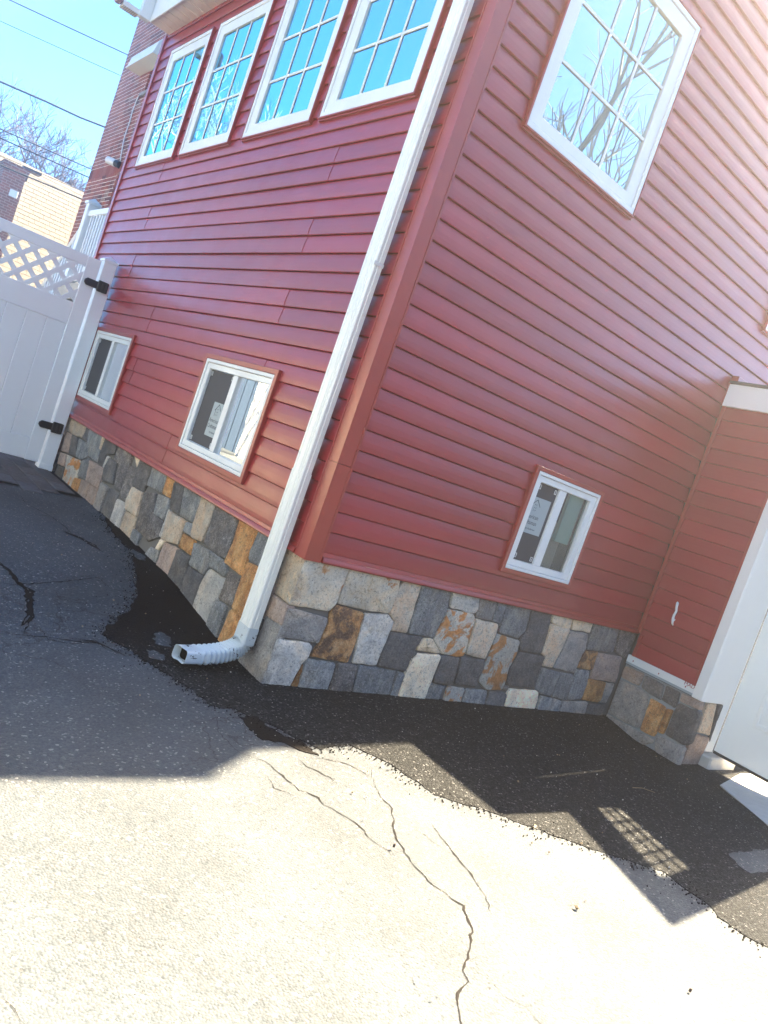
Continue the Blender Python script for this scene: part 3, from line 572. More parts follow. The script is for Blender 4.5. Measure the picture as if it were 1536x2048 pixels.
# --- windows
def window(T, o, pane, cols=0, rows=0, stile=None, fw=.03, casing=.013, label=None, blind=False, glass=None, kind=''):
    u0, u1, z0, z1 = o
    mb = MB(); ring(mb, T, o, (u0+fw, u1-fw, z0+fw, z1-fw), -.03, .020)
    W = part('window', mb, M_WHITE, bevel=.0025, label=label)
    mb = MB(); ring(mb, T, (u0+fw+.002, u1-fw-.002, z0+fw+.002, z1-fw-.002), pane, -.03, .012); part('sash', mb, M_WHITE, W, bevel=.003)
    mb = MB(); c = casing; ring(mb, T, (u0-c, u1+c, z0-c, z1+c), (u0-.001, u1+.001, z0-.001, z1+.001), -.022, .024 if casing < .03 else .022); part('casing', mb, M_TRIM, W, bevel=.003)
    if casing < .03:
        mb = MB(); bx(mb, T, u0-c-.004, u1+c+.004, z0-c-.010, z0-c-.001, -.02, .012); part('sill_channel', mb, M_TRIM, W)
    a0, a1, b0, b1 = pane
    dg = -.004
    def pn(x0, x1, y0, y1, d=dg):
        mb = MB(); mb.v = [T(x0, y0, d), T(x1, y0, d), T(x1, y1, d), T(x0, y1, d)]; mb.f = [(0, 1, 2, 3)]
        ob = part('pane', mb, glass or M_GLASS, W); return ob
    if stile:
        s0, s1 = stile; mb = MB(); bx(mb, T, s0, s1, b0+.001, b1-.001, -.03, .007); part('meeting_stile', mb, M_WHITE, W, bevel=.003)
        pn(a0, s0, b0, b1, -.010); pn(s1, a1, b0, b1, -.014)
    else: pn(a0, a1, b0, b1)
    for k in range(1, cols):
        u = a0+(a1-a0)*k/cols; mb = MB(); bx(mb, T, u-.0095, u+.0095, b0, b1, -.0035, .004); part('muntin', mb, M_WHITE, W, bevel=.002)
    for k in range(1, rows):
        z = b0+(b1-b0)*k/rows; mb = MB(); bx(mb, T, a0, a1, z-.0095, z+.0095, -.0035, .0045); part('muntin', mb, M_WHITE, W, bevel=.002)
    mb = MB(); x0, x1, y0, y1, dd = a0-.02, a1+.02, b0-.02, b1+.02, -.33
    vs = [T(x0, y0, -.03), T(x1, y0, -.03), T(x1, y1, -.03), T(x0, y1, -.03), T(x0, y0, dd), T(x1, y0, dd), T(x1, y1, dd), T(x0, y1, dd)]
    mb.add(vs, [(4, 5, 6, 7), (0, 4, 7, 3), (1, 2, 6, 5), (0, 1, 5, 4), (3, 7, 6, 2)]); part('room_recess', mb, M_DARKROOM, W)
    if blind:
        mb = MB(); z = b0+.01
        while z < b1-.01: mb.box(a0+.06, a1, z, z+.0015, -.075, -.055, lambda u, zz, d: T(u, zz+(d+.065)*.9, d)); z += .020
        part('blind', mb, M_BLIND, W)
    return W
UZ = (3.240, 4.415); PZ = (3.333, 4.293)
for i, (a, b) in enumerate(WINS_L):
    window(TL, (a, b, *UZ), (a+.096, b-.144 if i == 0 else b-.128, *PZ) if False else (a+.093, b-.132, *PZ), 3, 3, blind=(i == 3), label=['white upper window at the far end of the left wall', 'second white upper window from the far end', 'third white upper window from the far end', 'white upper window next to the downspout with a blind'][i])
window(TR, (.421, 1.463, *UZ), (.516, 1.344, *PZ), 3, 3, glass=M_GLASS3, label='large white grid window reflecting bare branches on the right wall')
window(TR, (3.37, 4.41, *UZ), (3.465, 4.29, *PZ), 3, 3)
SW = (.921, 1.573)
W5 = window(TL, (3.505, 4.50, *SW), (3.575, 4.43, .985, 1.508), stile=(3.962, 4.03), fw=.024, casing=.036, glass=M_GLASS2, label='low slider window beside the gate post')
W6 = window(TL, (.903, 1.900, *SW), (.953, 1.825, .985, 1.508), stile=(1.378, 1.447), fw=.024, casing=.036, glass=M_GLASS2, label='low slider window left of the downspout')
W7 = window(TR, (1.472, 2.153, *SW), (1.529, 2.075, .985, 1.508), stile=(1.739, 1.813), fw=.022, casing=.030, glass=M_GLASS2, label='low slider window on the right wall')
def screen(W, T, u0, u1):
    mb = MB(); mb.v = [T(u0, .99, -.0085), T(u1, .99, -.0085), T(u1, 1.505, -.0085), T(u0, 1.505, -.0085)]; mb.f = [(0, 1, 2, 3)]; part('insect_screen', mb, M_SCREEN, W)
    for u in (u0+.012, u1-.03):
        for z in (1.0, 1.465):
            mb = MB(); ring(mb, T, (u, u+.018, z, z+.03), (u+.003, u+.015, z+.003, z+.027), -.0082, -.005); part('screen_tab', mb, M_WHITE, W)
screen(W5, TL, 4.035, 4.425); screen(W6, TL, 1.452, 1.82); screen(W7, TR, 1.533, 1.737)
def curtain(W, T, u0, u1, d):
    mb = MB(); n = 40
    for i in range(n+1):
        u = u0+(u1-u0)*i/n; dd = d+.006*math.sin(i*1.3)+.004*math.sin(i*.7+1)
        mb.v += [T(u, .98, dd), T(u, 1.515, dd)]
    mb.f = [(2*i, 2*i+2, 2*i+3, 2*i+1) for i in range(n)]; part('curtain', mb, M_CURT, W, smooth=True)
curtain(W5, TL, 3.575, 3.96, -.05)
mb = MB(); bx(mb, TL, 1.30, 1.376, .98, 1.515, -.075, -.03); bx(mb, TL, 1.325, 1.340, .98, 1.515, -.03, -.02); part('sash_track', mb, M_CURT, W6)
mb = MB(); bx(mb, TR, 1.815, 1.885, .98, 1.515, -.10, -.085); part('side_board', mb, mat('grey_board', (.20, .19, .19), .8), W7)
mb = MB(); bx(mb, TR, 1.885, 2.02, .98, 1.30, -.09, -.075); part('plywood_board', mb, M_TAN, W7)
mb = MB(); bx(mb, TR, 1.925, 2.075, 1.175, 1.52, -.07, -.045); part('insulation_board', mb, M_MINT, W7)
def text(W, T, body, u, z, size, m, d, flip, parent_name='lettering', sx=1.):
    c = bpy.data.curves.new(parent_name, 'FONT'); c.body = body; c.size = size; c.resolution_u = 2; c.materials.append(m); c.extrude = .0003
    t = bpy.data.objects.new(parent_name, c); COL.objects.link(t); bpy.context.view_layer.update()
    me = bpy.data.meshes.new_from_object(t.evaluated_get(bpy.context.evaluated_depsgraph_get())); bpy.data.objects.remove(t); bpy.data.curves.remove(c)
    for v in me.vertices:
        x, y, zz = v.co; v.co = T(u+(-x if flip else x)*sx, z+y, d+zz)
    me.name = parent_name; o = bpy.data.objects.new(parent_name, me); link(o, W); return o
def sticker(W, T, u0, u1, flip):
    z0, z1 = 1.068 if flip else 1.172, 1.302 if flip else 1.412
    mb = MB(); bx(mb, T, min(u0, u1), max(u0, u1), z0, z1, -.0083, -.0075); part('sticker', mb, M_STICK, W)
    s = -1 if flip else 1
    text(W, T, 'American', u0+s*.006, z0+.098, .040, M_INK, -.0073, flip, sx=.95); text(W, T, 'Craftsman', u0+s*.006, z0+.058, .040, M_INK, -.0073, flip, sx=.88); text(W, T, 'by Andersen', u0+s*.060, z0+.024, .019, M_INK, -.0073, flip)
    mb = MB(); cx, cz = u0+s*.088, z0+.18
    def seg(a, b, w): mb.tube([T(cx+s*a[0], cz+a[1], -.0073), T(cx+s*b[0], cz+b[1], -.0073)], w, 4)
    seg((-.045, .0), (0, .045), .0022); seg((0, .045), (.042, .003), .0022); seg((-.032, .012), (-.032, -.04), .0014)
    for q in ((-.012, .012), (.004, .012), (-.012, -.008), (.004, -.008), (-.012, -.026), (.004, -.026)): seg(q, (q[0]+.008, q[1]), .0014); seg(q, (q[0], q[1]-.009), .0008)
    part('lettering', mb, M_INK, W)
sticker(W7, TR, 1.492, 1.711, False); sticker(W6, TL, 1.622, 1.425, True)

# --- downspout
def sweep(path, secs, n):
    mb = MB(); mb.v = [p for s in secs for p in s]
    for k in range(len(secs)-1):
        for i in range(n): j = (i+1) % n; mb.f.append((k*n+i, k*n+j, (k+1)*n+j, (k+1)*n+i))
    return mb
def dsec(y0, y1, x0, x1, z, ribs=True, o=0.):
    """closed section of a ribbed rectangular pipe"""
    pts = []; x0 -= o; x1 += o; y0 -= o; y1 += o
    fy = [y1, y1-.004]  # front face from far corner to near corner, ribs near the edges
    g = .0048 if ribs else 0
    pts += [(x0, y1-.006)]
    for y, d in ((y1-.018, 0), (y1-.021, g), (y1-.026, g), (y1-.029, 0), (y0+.046, 0), (y0+.043, g), (y0+.037, g), (y0+.034, 0), (y0+.029, 0), (y0+.026, g), (y0+.020, g), (y0+.017, 0)): pts.append((x0+d, y))
    pts += [(x0, y0+.006), (x0+.006, y0)]
    for x, d in ((x0+.015, 0), (x0+.018, g), (x0+.026, g), (x0+.029, 0)): pts.append((x, y0+d))
    pts += [(x1, y0), (x1, y1), (x0+.006, y1)]
    return [(x, y, z) for x, y in pts]
DSX0, DSX1, DSY0, DSY1 = -.088, -.034, .150, .262
a = dsec(DSY0, DSY1, DSX0, DSX1, 1.105); n = len(a)
def shift(sec, dz, dy=0): return [(x, y+dy, z+dz) for x, y, z in sec]
mb = sweep(None, [shift(a, -.03), shift(a, 1.2, .002), shift(a, 3.6, .004)], n); mb.f += [tuple(range(n)), tuple(range(2*n, 3*n))]
DOWN = part('downspout', mb, M_PIPE, label='white painted metal downspout by the house corner')
a2 = dsec(DSY0, DSY1, DSX0, DSX1, 0, o=.0028)
mb = sweep(None, [shift(a2, 1.108), shift(a2, .215)], n); mb.f += [tuple(range(n))]; part('lower_pipe', mb, M_PIPE, DOWN)
a3 = dsec(DSY0, DSY1, DSX0, DSX1, 0, ribs=False, o=.0055)
mb = sweep(None, [shift(a3, .232, .001), shift(a3, .135, .001)], n); part('elbow_collar', mb, M_PEEL, DOWN)
def elbow():
    c0 = Vector((-.061, .206, .155)); end = Vector((-.455, .105, .062)); ctrl = Vector((-.068, .20, .045))
    N = 170; secs = []; nn = 28
    for i in range(N+1):
        t = i/N; p = c0*(1-t)**2+ctrl*2*t*(1-t)+end*t*t
        tan = ((ctrl-c0)*2*(1-t)+(end-ctrl)*2*t).normalized()
        side = Vector((.2, -.97, 0)); side = (side-tan*side.dot(tan)).normalized(); up = side.cross(tan)
        ww, hh = .0545, .031+.006*smooth01(0, .5, t)
        amp = .0125*(1-smooth01(.84, .88, t)); k = 1+0*t
        r = amp*(abs(math.sin(t*math.pi*17))-.6)
        sec = []
        for q in range(nn):
            an = 2*math.pi*q/nn; cx, sx = math.cos(an), math.sin(an); e = .42
            X = math.copysign(abs(cx)**e, cx)*(ww+r); Y = math.copysign(abs(sx)**e, sx)*(hh+r)
            dent = .016*smooth01(.86, 1, t)*math.exp(-((X-.012)/.012)**2) if Y > 0 or True else 0
            Y -= math.copysign(dent, Y) if Y > 0 else -dent*.4
            sec.append(tuple(p+side*X+up*Y))
        secs.append((sec, p))
    mb = sweep(None, [s for s, p in secs], nn)
    # inner wall of the open mouth
    inner = []
    for s, p in (secs[-1], secs[-12]): inner.append([tuple(Vector(q)+(p-Vector(q))*.035) for q in s])
    b = len(mb.v); mb.v += [q for s in inner for q in s]
    L = N*nn
    for i in range(nn):
        j = (i+1) % nn; mb.f += [(L+i, L+j, b+j, b+i), (b+i, b+j, b+nn+j, b+nn+i)]
    o = part('elbow', mb, M_PEEL, DOWN, smooth=True, label='corrugated white elbow with flaking paint')
    mb = MB(); mb.v = list(inner[1]); mb.f = [tuple(range(nn))]; part('elbow_shade_disc', mb, M_STAIN, DOWN)  # near-black disc painted in for the dark inside of the pipe
elbow()
mb = MB(); bx(mb, TL, .148, .154, 2.24, 2.262, .03, .095); part('strap_screw', mb, M_WHITE, DOWN, bevel=.002)
for zz in (3.0, 1.99): mb = MB(); mb.tube([(-.055, .150, zz), (-.055, .143, zz)], .006, 8); part('strap_screw', mb, M_PIPE, DOWN)

# --- eaves
M_SOFF = mat('vented_soffit', (.86, .80, .70), .5); M_GUT = M_WHITE
mb = MB(); mb.box(-.205, .02, -.2, 5.33, 4.662, 4.69); part('soffit', mb, M_SOFF)
for k in range(36):
    mb = MB(); y = -.1+k*.15; mb.box(-.2, .0, y, y+.006, 4.657, 4.6625); part('soffit_batten', mb, M_SOFF)
mb = MB(); mb.box(-.225, -.2055, -.2, 5.29, 4.645, 4.90); part('fascia', mb, M_WHITE, bevel=.004)
mb = MB(); mb.box(-.33, -.2260, 5.27, 5.36, 4.645, 4.95); part('eave_return', mb, M_WHITE, bevel=.004)
mb = MB(); mb.box(-.50, -.3305, 5.30, 5.42, 4.652, 4.70); part('return_soffit', mb, M_SOFF)
mb = MB()
for k in range(8): mb.box(-.49+.02*k, -.483+.02*k, 5.3, 5.42, 4.647, 4.653)
part('return_vent', mb, mat('vent_slot', (.55, .47, .36), .6))
mb = MB(); mb.box(-.575, -.5005, 5.28, 5.40, 4.655, 4.80); part('gutter_end', mb, mat('dusty_pink_metal', (.42, .25, .23), .5), bevel=.02)
M_ROOF = mat('grey_shingles', (.06, .06, .065), .9)
mb = MB(); mb.v = [(-.3, -.12, 4.93), (4.3, -.12, 6.9), (4.3, 5.45, 6.9), (-.3, 5.45, 4.93), (-.3, -.12, 4.98), (4.3, -.12, 6.95), (4.3, 5.45, 6.95), (-.3, 5.45, 4.98)]
mb.f = [(0, 1, 2, 3), (4, 7, 6, 5), (0, 4, 5, 1), (1, 5, 6, 2), (2, 6, 7, 3), (3, 7, 4, 0)]; part('roof', mb, M_ROOF)
mb = MB(); ev = [(3.4, -.2), (5.68, -.2), (5.76, -.17), (6.02, .01), (6.02, 5.4), (3.4, 5.4)]; mb.v = [(x, y, 6.80) for x, y in ev]+[(x, y, 6.87) for x, y in ev]; mb.f = [tuple(range(6)), tuple(range(11, 5, -1))]+[(i, (i+1) % 6, 6+(i+1) % 6, 6+i) for i in range(6)]; part('upper_eave', mb, M_WHITE)  # out of view; tapered end shaped to cast the driveway shadow edge
mb = MB(); mb.tube([(3.4, -.17, 6.82), (5.70, -.17, 6.82), (5.73, -.17, 6.82)], [.06, .06, .03], 10); part('upper_gutter', mb, M_WHITE, smooth=True)

# --- the return wall, its trims and the pier
mb = MB(); bx(mb, TG, -.95, -.004, 2.56, 2.735, -.02, .018); part('frieze_board', mb, M_DOOR, bevel=.003)
mb = MB(); bx(mb, TG, -.97, -.004, 2.741, 2.758, -.6, .030); part('roof_edge', mb, M_ROOF)
mb = MB(); bx(mb, TG, -.06, -.0, 2.745, 2.80, -.2, .02); part('step_flashing', mb, M_TRIM, bevel=.003)
mb = MB(); bx(mb, TG, -.0065, .0, 2.56, 2.745, -.02, .024); part('corner_channel', mb, M_TRIM)
mb = MB(); bx(mb, TG, -.655, -.006, .458, .5145, -.02, .008); FL = part('starter_flashing', mb, M_WHITE, bevel=.002)
mb = MB(); bx(mb, TG, -.66, -.006, .440, .4575, -.05, .004); part('flashing_lip', mb, mat('blue_grey_metal', (.36, .42, .46), .5))
for u in (-.064, -.296, -.525):
    mb = MB(); bx(mb, TG, u-.004, u+.004, .474, .486, .0075, .0086); part('nail_slot', mb, M_REDINK, FL)
text(FL, TG, 'MADE IN', -.505, .490, .040, M_REDINK, .0085, True, sx=1.0)
mb = MB()
cm = [(1.030, -.232, .007), (1.0, -.236, .006), (.965, -.246, .006), (.93, -.240, .0065), (.895, -.244, .007), (.868, -.252, .005), (.857, -.262, .003)]
mb.tube([TG(u, z, .002) for z, u, q in cm], [q[2]*1.6 for q in cm], 7); mb.tube([TG(-.262, .905, .002), TG(-.247, .882, .002)], [.004, .006], 6); mb.tube([TG(-.226, 1.035, .002), TG(-.236, 1.03, .002)], [.004, .006], 6)
part('caulk_smear', mb, M_WHITE, smooth=True)
mb = MB(); bx(mb, TG, -.672, -.594, .435, 2.555, -.02, .014); part('corner_board', mb, M_DOOR, bevel=.003)
mb = MB(); bx(mb, TP, WX+.0, 3.572, .432, 2.74, -.02, .014); part('pier_board', mb, M_DOOR, bevel=.003)
mb = MB(); mb.box(3.574, 3.690, -.658, -.55, .045, 2.7); part('door_jamb', mb, M_DOOR, bevel=.003)
mb = MB(); mb.box(3.70, 5.85, -.56, .0, -.1, 2.74); part('garage_wall', mb, M_DARKROOM)
mb = MB(); mb.box(3.55, 3.98, -.735, -.60, -.12, .030); part('door_sill', mb, M_CONC, bevel=.012)
# tall white door standing open beside the pier, its unseen raked top and slot added to shape the shadow
def door():
    X0, X1 = 3.700, 3.745
    OUT = [(-.662, .062), (-1.70, .03), (-1.70, 3.10), (-.95, 2.76), (-.662, 2.76)]
    HOLE = [(-.97, 2.50), (-1.01, 2.26), (-1.487, 2.42), (-1.483, 2.78)]
    bm = bmesh.new(); 
    def loop(P, x): 
        v = [bm.verts.new((x, y, z)) for y, z in P]; return v, [bm.edges.new((v[i], v[(i+1) % len(v)])) for i in range(len(v))]
    v1, e1 = loop(OUT, X0); v2, e2 = loop(HOLE, X0); bmesh.ops.triangle_fill(bm, edges=e1+e2, use_beauty=True)
    fs = list(bm.faces)
    for f in fs:
        c = f.calc_center_median(); 
    # drop whatever filled the hole
    def inside(P, y, z):
        r = False
        for i in range(len(P)):
            (y1, z1), (y2, z2) = P[i], P[i-1]
            if (z1 > z) != (z2 > z) and y < (y2-y1)*(z-z1)/(z2-z1)+y1: r = not r
        return r
    bmesh.ops.delete(bm, geom=[f for f in bm.faces if inside(HOLE, f.calc_center_median().y, f.calc_center_median().z)], context='FACES_ONLY')
    ex = bmesh.ops.extrude_face_region(bm, geom=list(bm.faces)); bmesh.ops.translate(bm, verts=[g for g in ex['geom'] if isinstance(g, bmesh.types.BMVert)], vec=(X1-X0, 0, 0))
    bmesh.ops.recalc_face_normals(bm, faces=bm.faces)
    me = bpy.data.meshes.new('door'); bm.to_mesh(me); bm.free(); me.materials.append(M_DOOR); d = bpy.data.objects.new('door', me); link(d, HOUSE); d['label'] = 'white panelled door with a black bottom seal'
    TD = lambda u, z, dd: (X0-dd, u, z)
    for z0, z1 in ((.36, .98), (1.12, 2.1)):
        mb = MB(); ring(mb, TD, (-1.56, -.86, z0, z1), (-1.53, -.89, z0+.03, z1-.03), -.002, .008); part('panel_moulding', mb, M_DOOR, d, bevel=.004)
        mb = MB(); bx(mb, TD, -1.48, -.94, z0+.08, z1-.08, -.002, .007); part('raised_panel', mb, M_DOOR, d, bevel=.006)
    mb = MB(); bx(mb, TD, -1.70, -.662, .0395, .0610, -.03, .004); part('bottom_seal', mb, M_RUBBER, d)
    rq = random.Random(2)
    for k in range(6):  # bars added in the slot to mottle its patch of sun
        mb = MB(); t = (k+.6)/6.4; y = -.98-.5*t; zc = 2.27+.14*t
        mb.tube([(3.715, y+rq.uniform(-.012, .012), zc-.02), (3.73, y+rq.uniform(-.012, .012), zc+.30+.12*t)], rq.uniform(.007, .012), 5); part('slot_shade_bar', mb, M_DOOR, d)
    for q in (.075, .155):
        mb = MB(); mb.tube([(3.722, -.98, 2.26+q), (3.722, -1.48, 2.42+q*1.3)], rq.uniform(.008, .013), 5); part('slot_shade_bar', mb, M_DOOR, d)
door()
# ------------------------------------------------------------------ brick house behind
BH = thing('brick_house', 'red brick house wall rising behind the red vinyl addition', 'house', (1.13, 10, 0))
BX = 1.13
rb = random.Random(5)
def brick_wall():
    far = 11.62; J_UP, J_LO = 9.94, 9.84
    cand = []
    k = 0; z = 2.93; CH = .0672
    while z < 7.3:
        if 4.17 < z < 4.36: z = 4.372
        y = far; half = (k % 2)*.105; first = True
        while y > 8.9:
            L = (.102 if half else .205) if first else (.102 if rb.random() < .12 else .205)
            if first: first = False
            y0 = y-L; zc = z+.03
            lim = 8.9
            if zc < 4.17: lim = J_LO
            elif 5.46 < zc < 5.86: lim = J_UP
            if y0 < lim: y0 = lim
            if y-y0 > .03: cand.append((y0, y, z))
            y = y0-.0105
            if y <= lim+.02: break
        z += CH; k += 1
    def vis(c):
        p = Vector((BX, (c[0]+c[1])/2, c[2]+.03))-CAM; f = p.dot(F_); px = 768+1543.95*p.dot(R_)/f; py = 1024+1543.95*p.dot(D_)/f
        return 120 < px < 335 and -10 < py < 510 and c[1] > 9.5
    A = [c for c in cand if vis(c)]; B = [c for c in cand if not vis(c)]
    A.sort(key=lambda c: (c[0]+c[1])/2+abs(c[2]-5.2)*.15)
    def shp(mb, c):
        y0, y1, z = c; d = rb.uniform(-.002, .003)
        mb.box(BX-.002+d*.4, BX+.05, y0, y1, z+rb.uniform(-.001, .001), z+.0565)
    for c in A[:300]:
        mb = MB(); shp(mb, c); mb.build('brick', M_BRICK, BH)
    mb = MB()
    for c in A[300:]+B: shp(mb, c)
    o = mb.build('bricks', M_BRICK2, BH); o['kind'] = 'stuff'
M_BRICK2 = mat('red_brick_mass', (.2, .07, .05), .85, .3)
g = NG(M_BRICK2); v = g.map((1, 4.6, 14.88)); 
cc = g.ramp(g.voro(v, 1.0, 'F1', 'Color'), [(0., (.15, .06, .05)), (.5, (.31, .10, .07)), (1., (.38, .14, .10))]); g.color(cc)
brick_wall()
mb = MB(); mb.box(BX, BX+.3, 9.96, 11.60, 2.2, 7.4); mb.box(BX, BX+.3, 8.6, 9.96, 4.18, 5.45); mb.box(BX, BX+.3, 8.6, 9.96, 5.87, 7.4); mb.box(BX+.02, BX+.3, 9.86, 9.97, 2.2, 4.18); mb.build('mortar_wall', M_BMORT, BH)
mb = MB(); mb.box(BX+.32, 5, 5.45, 11.5, 0, 7.3); mb.build('house_body', M_DARKROOM, BH)
for k in range(14):
    mb = MB(); y = 11.62-k*.195; mb.box(BX-.002, BX+.03, y-.190, y, 4.187, 4.362); mb.build('soldier_brick', M_BRICK, BH)
for k in range(9):
    mb = MB(); z = 5.47+k*.0672-.41
M_CREAM = mat('cream_metal', (.74, .70, .60), .45)
def awning():
    mb = MB(); prof = [(.0, 6.20), (.07, 6.17), (.15, 6.10), (.21, 6.00), (.235, 5.86), (.21, 5.85), (.0, 5.85)]
    n = len(prof)
    for y in (9.2, 10.42): mb.v += [(BX-x, y, z) for x, z in prof]
    mb.f = [(i, (i+1) % n, n+(i+1) % n, n+i) for i in range(n)]+[tuple(range(n)), tuple(range(2*n-1, n-1, -1))]
    o = mb.build('awning', M_CREAM, BH, bevel=.006, label='cream metal window awning')
    mb = MB(); q = [(x*.86, 5.88+(z-5.88)*.86) for x, z in prof]
    mb.v = [(BX-x, 10.423, z) for x, z in q]+[(BX-x, 10.44, z) for x, z in q]; mb.f = [tuple(range(n)), tuple(range(2*n-1, n-1, -1))]+[(i, (i+1) % n, n+(i+1) % n, n+i) for i in range(n)]
    mb.build('awning_cheek', M_WHITE, o, bevel=.004)
    mb = MB(); mb.box(BX-.245, BX, 9.2, 10.44, 5.825, 5.848); mb.build('awning_rail', M_CREAM, o)
awning()
mb = MB(); mb.box(BX-.05, BX+.1, 9.2, 9.99, 5.40, 5.46); mb.build('stone_sill', STONE['g'], BH, bevel=.006)
mb = MB(); mb.box(BX+.10, BX+.12, 8.7, 9.95, 5.46, 5.9); mb.box(BX+.10, BX+.12, 8.7, 9.85, 2.2, 4.18); mb.build('window_frame', M_WHITE, BH)
# camera and its cable on the brick
SC = thing('security_camera', 'small white security camera with black base on the brick wall', 'security camera', (BX-.02, 10.05, 4.30))
p0, p1 = Vector((BX-.03, 9.95, 4.30)), Vector((BX-.20, 10.22, 4.345))
dirv = (p1-p0).normalized()
mb = MB(); mb.tube([p0-dirv*.02, p0+dirv*.06], .055, 14); mb.build('mount', M_BLACK, SC, smooth=False)
mb = MB(); mb.tube([p0+dirv*.06, p0+dirv*.075, p0+dirv*.23, p0+dirv*.24], [.05, .058, .058, .052], 16); mb.build('body', M_WHITE, SC)
mb = MB(); mb.tube([p0+dirv*.235, p0+dirv*.247], [.036, .034], 14); mb.build('lens', M_BLACK, SC)
mb = MB(); pts = [(9.95, 4.36), (9.99, 4.44), (10.10, 4.66), (10.135, 4.80), (10.12, 5.02), (10.15, 5.2), (10.12, 5.35), (10.06, 5.44), (10.0, 5.47), (9.94, 5.46)]
mb.tube([(BX-.022, y, z) for y, z in pts], .009, 6, cap=True); tag(mb.build('cable', M_WHITE, smooth=True), 'thin white cable running up the brick wall from the camera', 'cable')
# ------------------------------------------------------------------ stair railing in front of the brick
RL = thing('stair_railing', 'white vinyl stair railing with capped post before the brick wall', 'railing', (.4, 7.8, 0))
RX = .4
mb = MB(); mb.box(RX-.065, RX+.065, 7.72, 7.85, .2, 3.18); mb.build('post', M_PVC, RL, bevel=.006)
mb = MB(); mb.box(RX-.085, RX+.085, 7.70, 7.87, 3.18, 3.215); mb.add([(RX-.08, 7.705, 3.215), (RX+.08, 7.705, 3.215), (RX+.08, 7.865, 3.215), (RX-.08, 7.865, 3.215), (RX, 7.785, 3.275)], [(0, 1, 4), (1, 2, 4), (2, 3, 4), (3, 0, 4), (0, 3, 2, 1)]); mb.build('post_cap', M_PVC, RL)
mb = MB(); mb.box(RX-.035, RX+.035, 5.9, 7.72, 3.02, 3.10); mb.build('top_rail', M_PVC, RL, bevel=.008)
mb = MB(); mb.box(RX-.03, RX+.03, 5.9, 7.72, 2.15, 2.22); mb.build('bottom_rail', M_PVC, RL, bevel=.008)
for k in range(14): mb = MB(); y = 7.60-k*.12; mb.box(RX-.02, RX+.02, y-.02, y+.02, 2.22, 3.02); mb.build('baluster', M_PVC, RL)
mb = MB(); mb.tube([(RX, 7.85, 2.93), (RX, 9.6, 1.62)], .042, 6); mb.build('stair_rail', M_PVC, RL)
mb = MB(); mb.tube([(RX, 7.85, 2.15), (RX, 9.6, .84)], .035, 6); mb.build('lower_stair_rail', M_PVC, RL)
for k in range(12): mb = MB(); y = 7.98+k*.13; zt = 2.93-(y-7.85)*.749; mb.box(RX-.02, RX+.02, y-.02, y+.02, zt-.76, zt-.02); mb.build('baluster', M_PVC, RL)
mb = MB(); mb.box(.30, 1.12, 5.6, 7.9, 1.9, 2.1)
for k in range(8): mb.box(.30, 1.12, 7.9+k*.28, 8.18+k*.28, -.05, 1.9-.21*(k+1)+.02)
tag(mb.build('stair_landing', M_CONC), 'concrete landing and steps beside the brick wall', 'steps')
# ------------------------------------------------------------------ the white gate
GY = 4.5
def sc(x): return -2.28572+(x+2.28572)*1.0132
def szz(z): return 1.30914+(z-1.30914)*1.0132
GP = thing('gate_post', 'white vinyl gate post standing against the red wall', 'post', (-.09, GY+.06, gz(-.1, GY)))
mb = MB(); mb.box(-.152, -.030, GY-.005, GY+.12, gz(-.1, GY)-.05, 2.205); mb.build('shaft', M_PVC, GP, bevel=.004)
mb = MB(); mb.add([(-.160, GY-.013, 2.2055), (-.022, GY-.013, 2.2055), (-.022, GY+.128, 2.2055), (-.160, GY+.128, 2.2055), (-.160, GY-.013, 2.225), (-.022, GY-.013, 2.225), (-.022, GY+.128, 2.225), (-.160, GY+.128, 2.225), (-.091, GY+.057, 2.27)], [(0, 1, 5, 4), (1, 2, 6, 5), (2, 3, 7, 6), (3, 0, 4, 7), (4, 5, 8), (5, 6, 8), (6, 7, 8), (7, 4, 8), (3, 2, 1, 0)]); mb.build('post_cap', M_PVC, GP)
mb = MB(); mb.box(-.158, -.026, GY-.012, GY+.126, gz(-.1, GY)-.03, gz(-.1, GY)+.06); mb.build('post_skirt', M_PVC, GP, bevel=.004)
GT = thing('white_gate', 'white vinyl gate with a diagonal lattice top', 'gate', (-.75, GY+.02, gz(-.7, GY)))
g0, g1 = GY+.008, GY+.046
zt = 2.19; xr, xl = -.172, -1.42
mb = MB(); mb.box(xr-.125, xr, g0, g1, .185, zt); mb.build('stile', M_PVC, GT, bevel=.004)
mb = MB(); mb.box(xl, xl+.125, g0, g1, .185, zt); mb.build('stile', M_PVC, GT, bevel=.004)
for z0, z1 in ((2.09, zt), (1.525, 1.735), (.190, .395)):
    mb = MB(); mb.box(xl+.126, xr-.126, g0+.003, g1-.003, z0, z1); mb.build('rail', M_PVC, GT, bevel=.004)
x = xr-.126; first = True
while x > xl+.14:
    w = .178; x0 = max(x-w, xl+.126); mb = MB(); mb.box(x0+.0016, x-.0016, g0+.010, g1-.010, .396, 1.524); mb.build('tongue_board', M_PVC, GT, bevel=.0035); x = x0
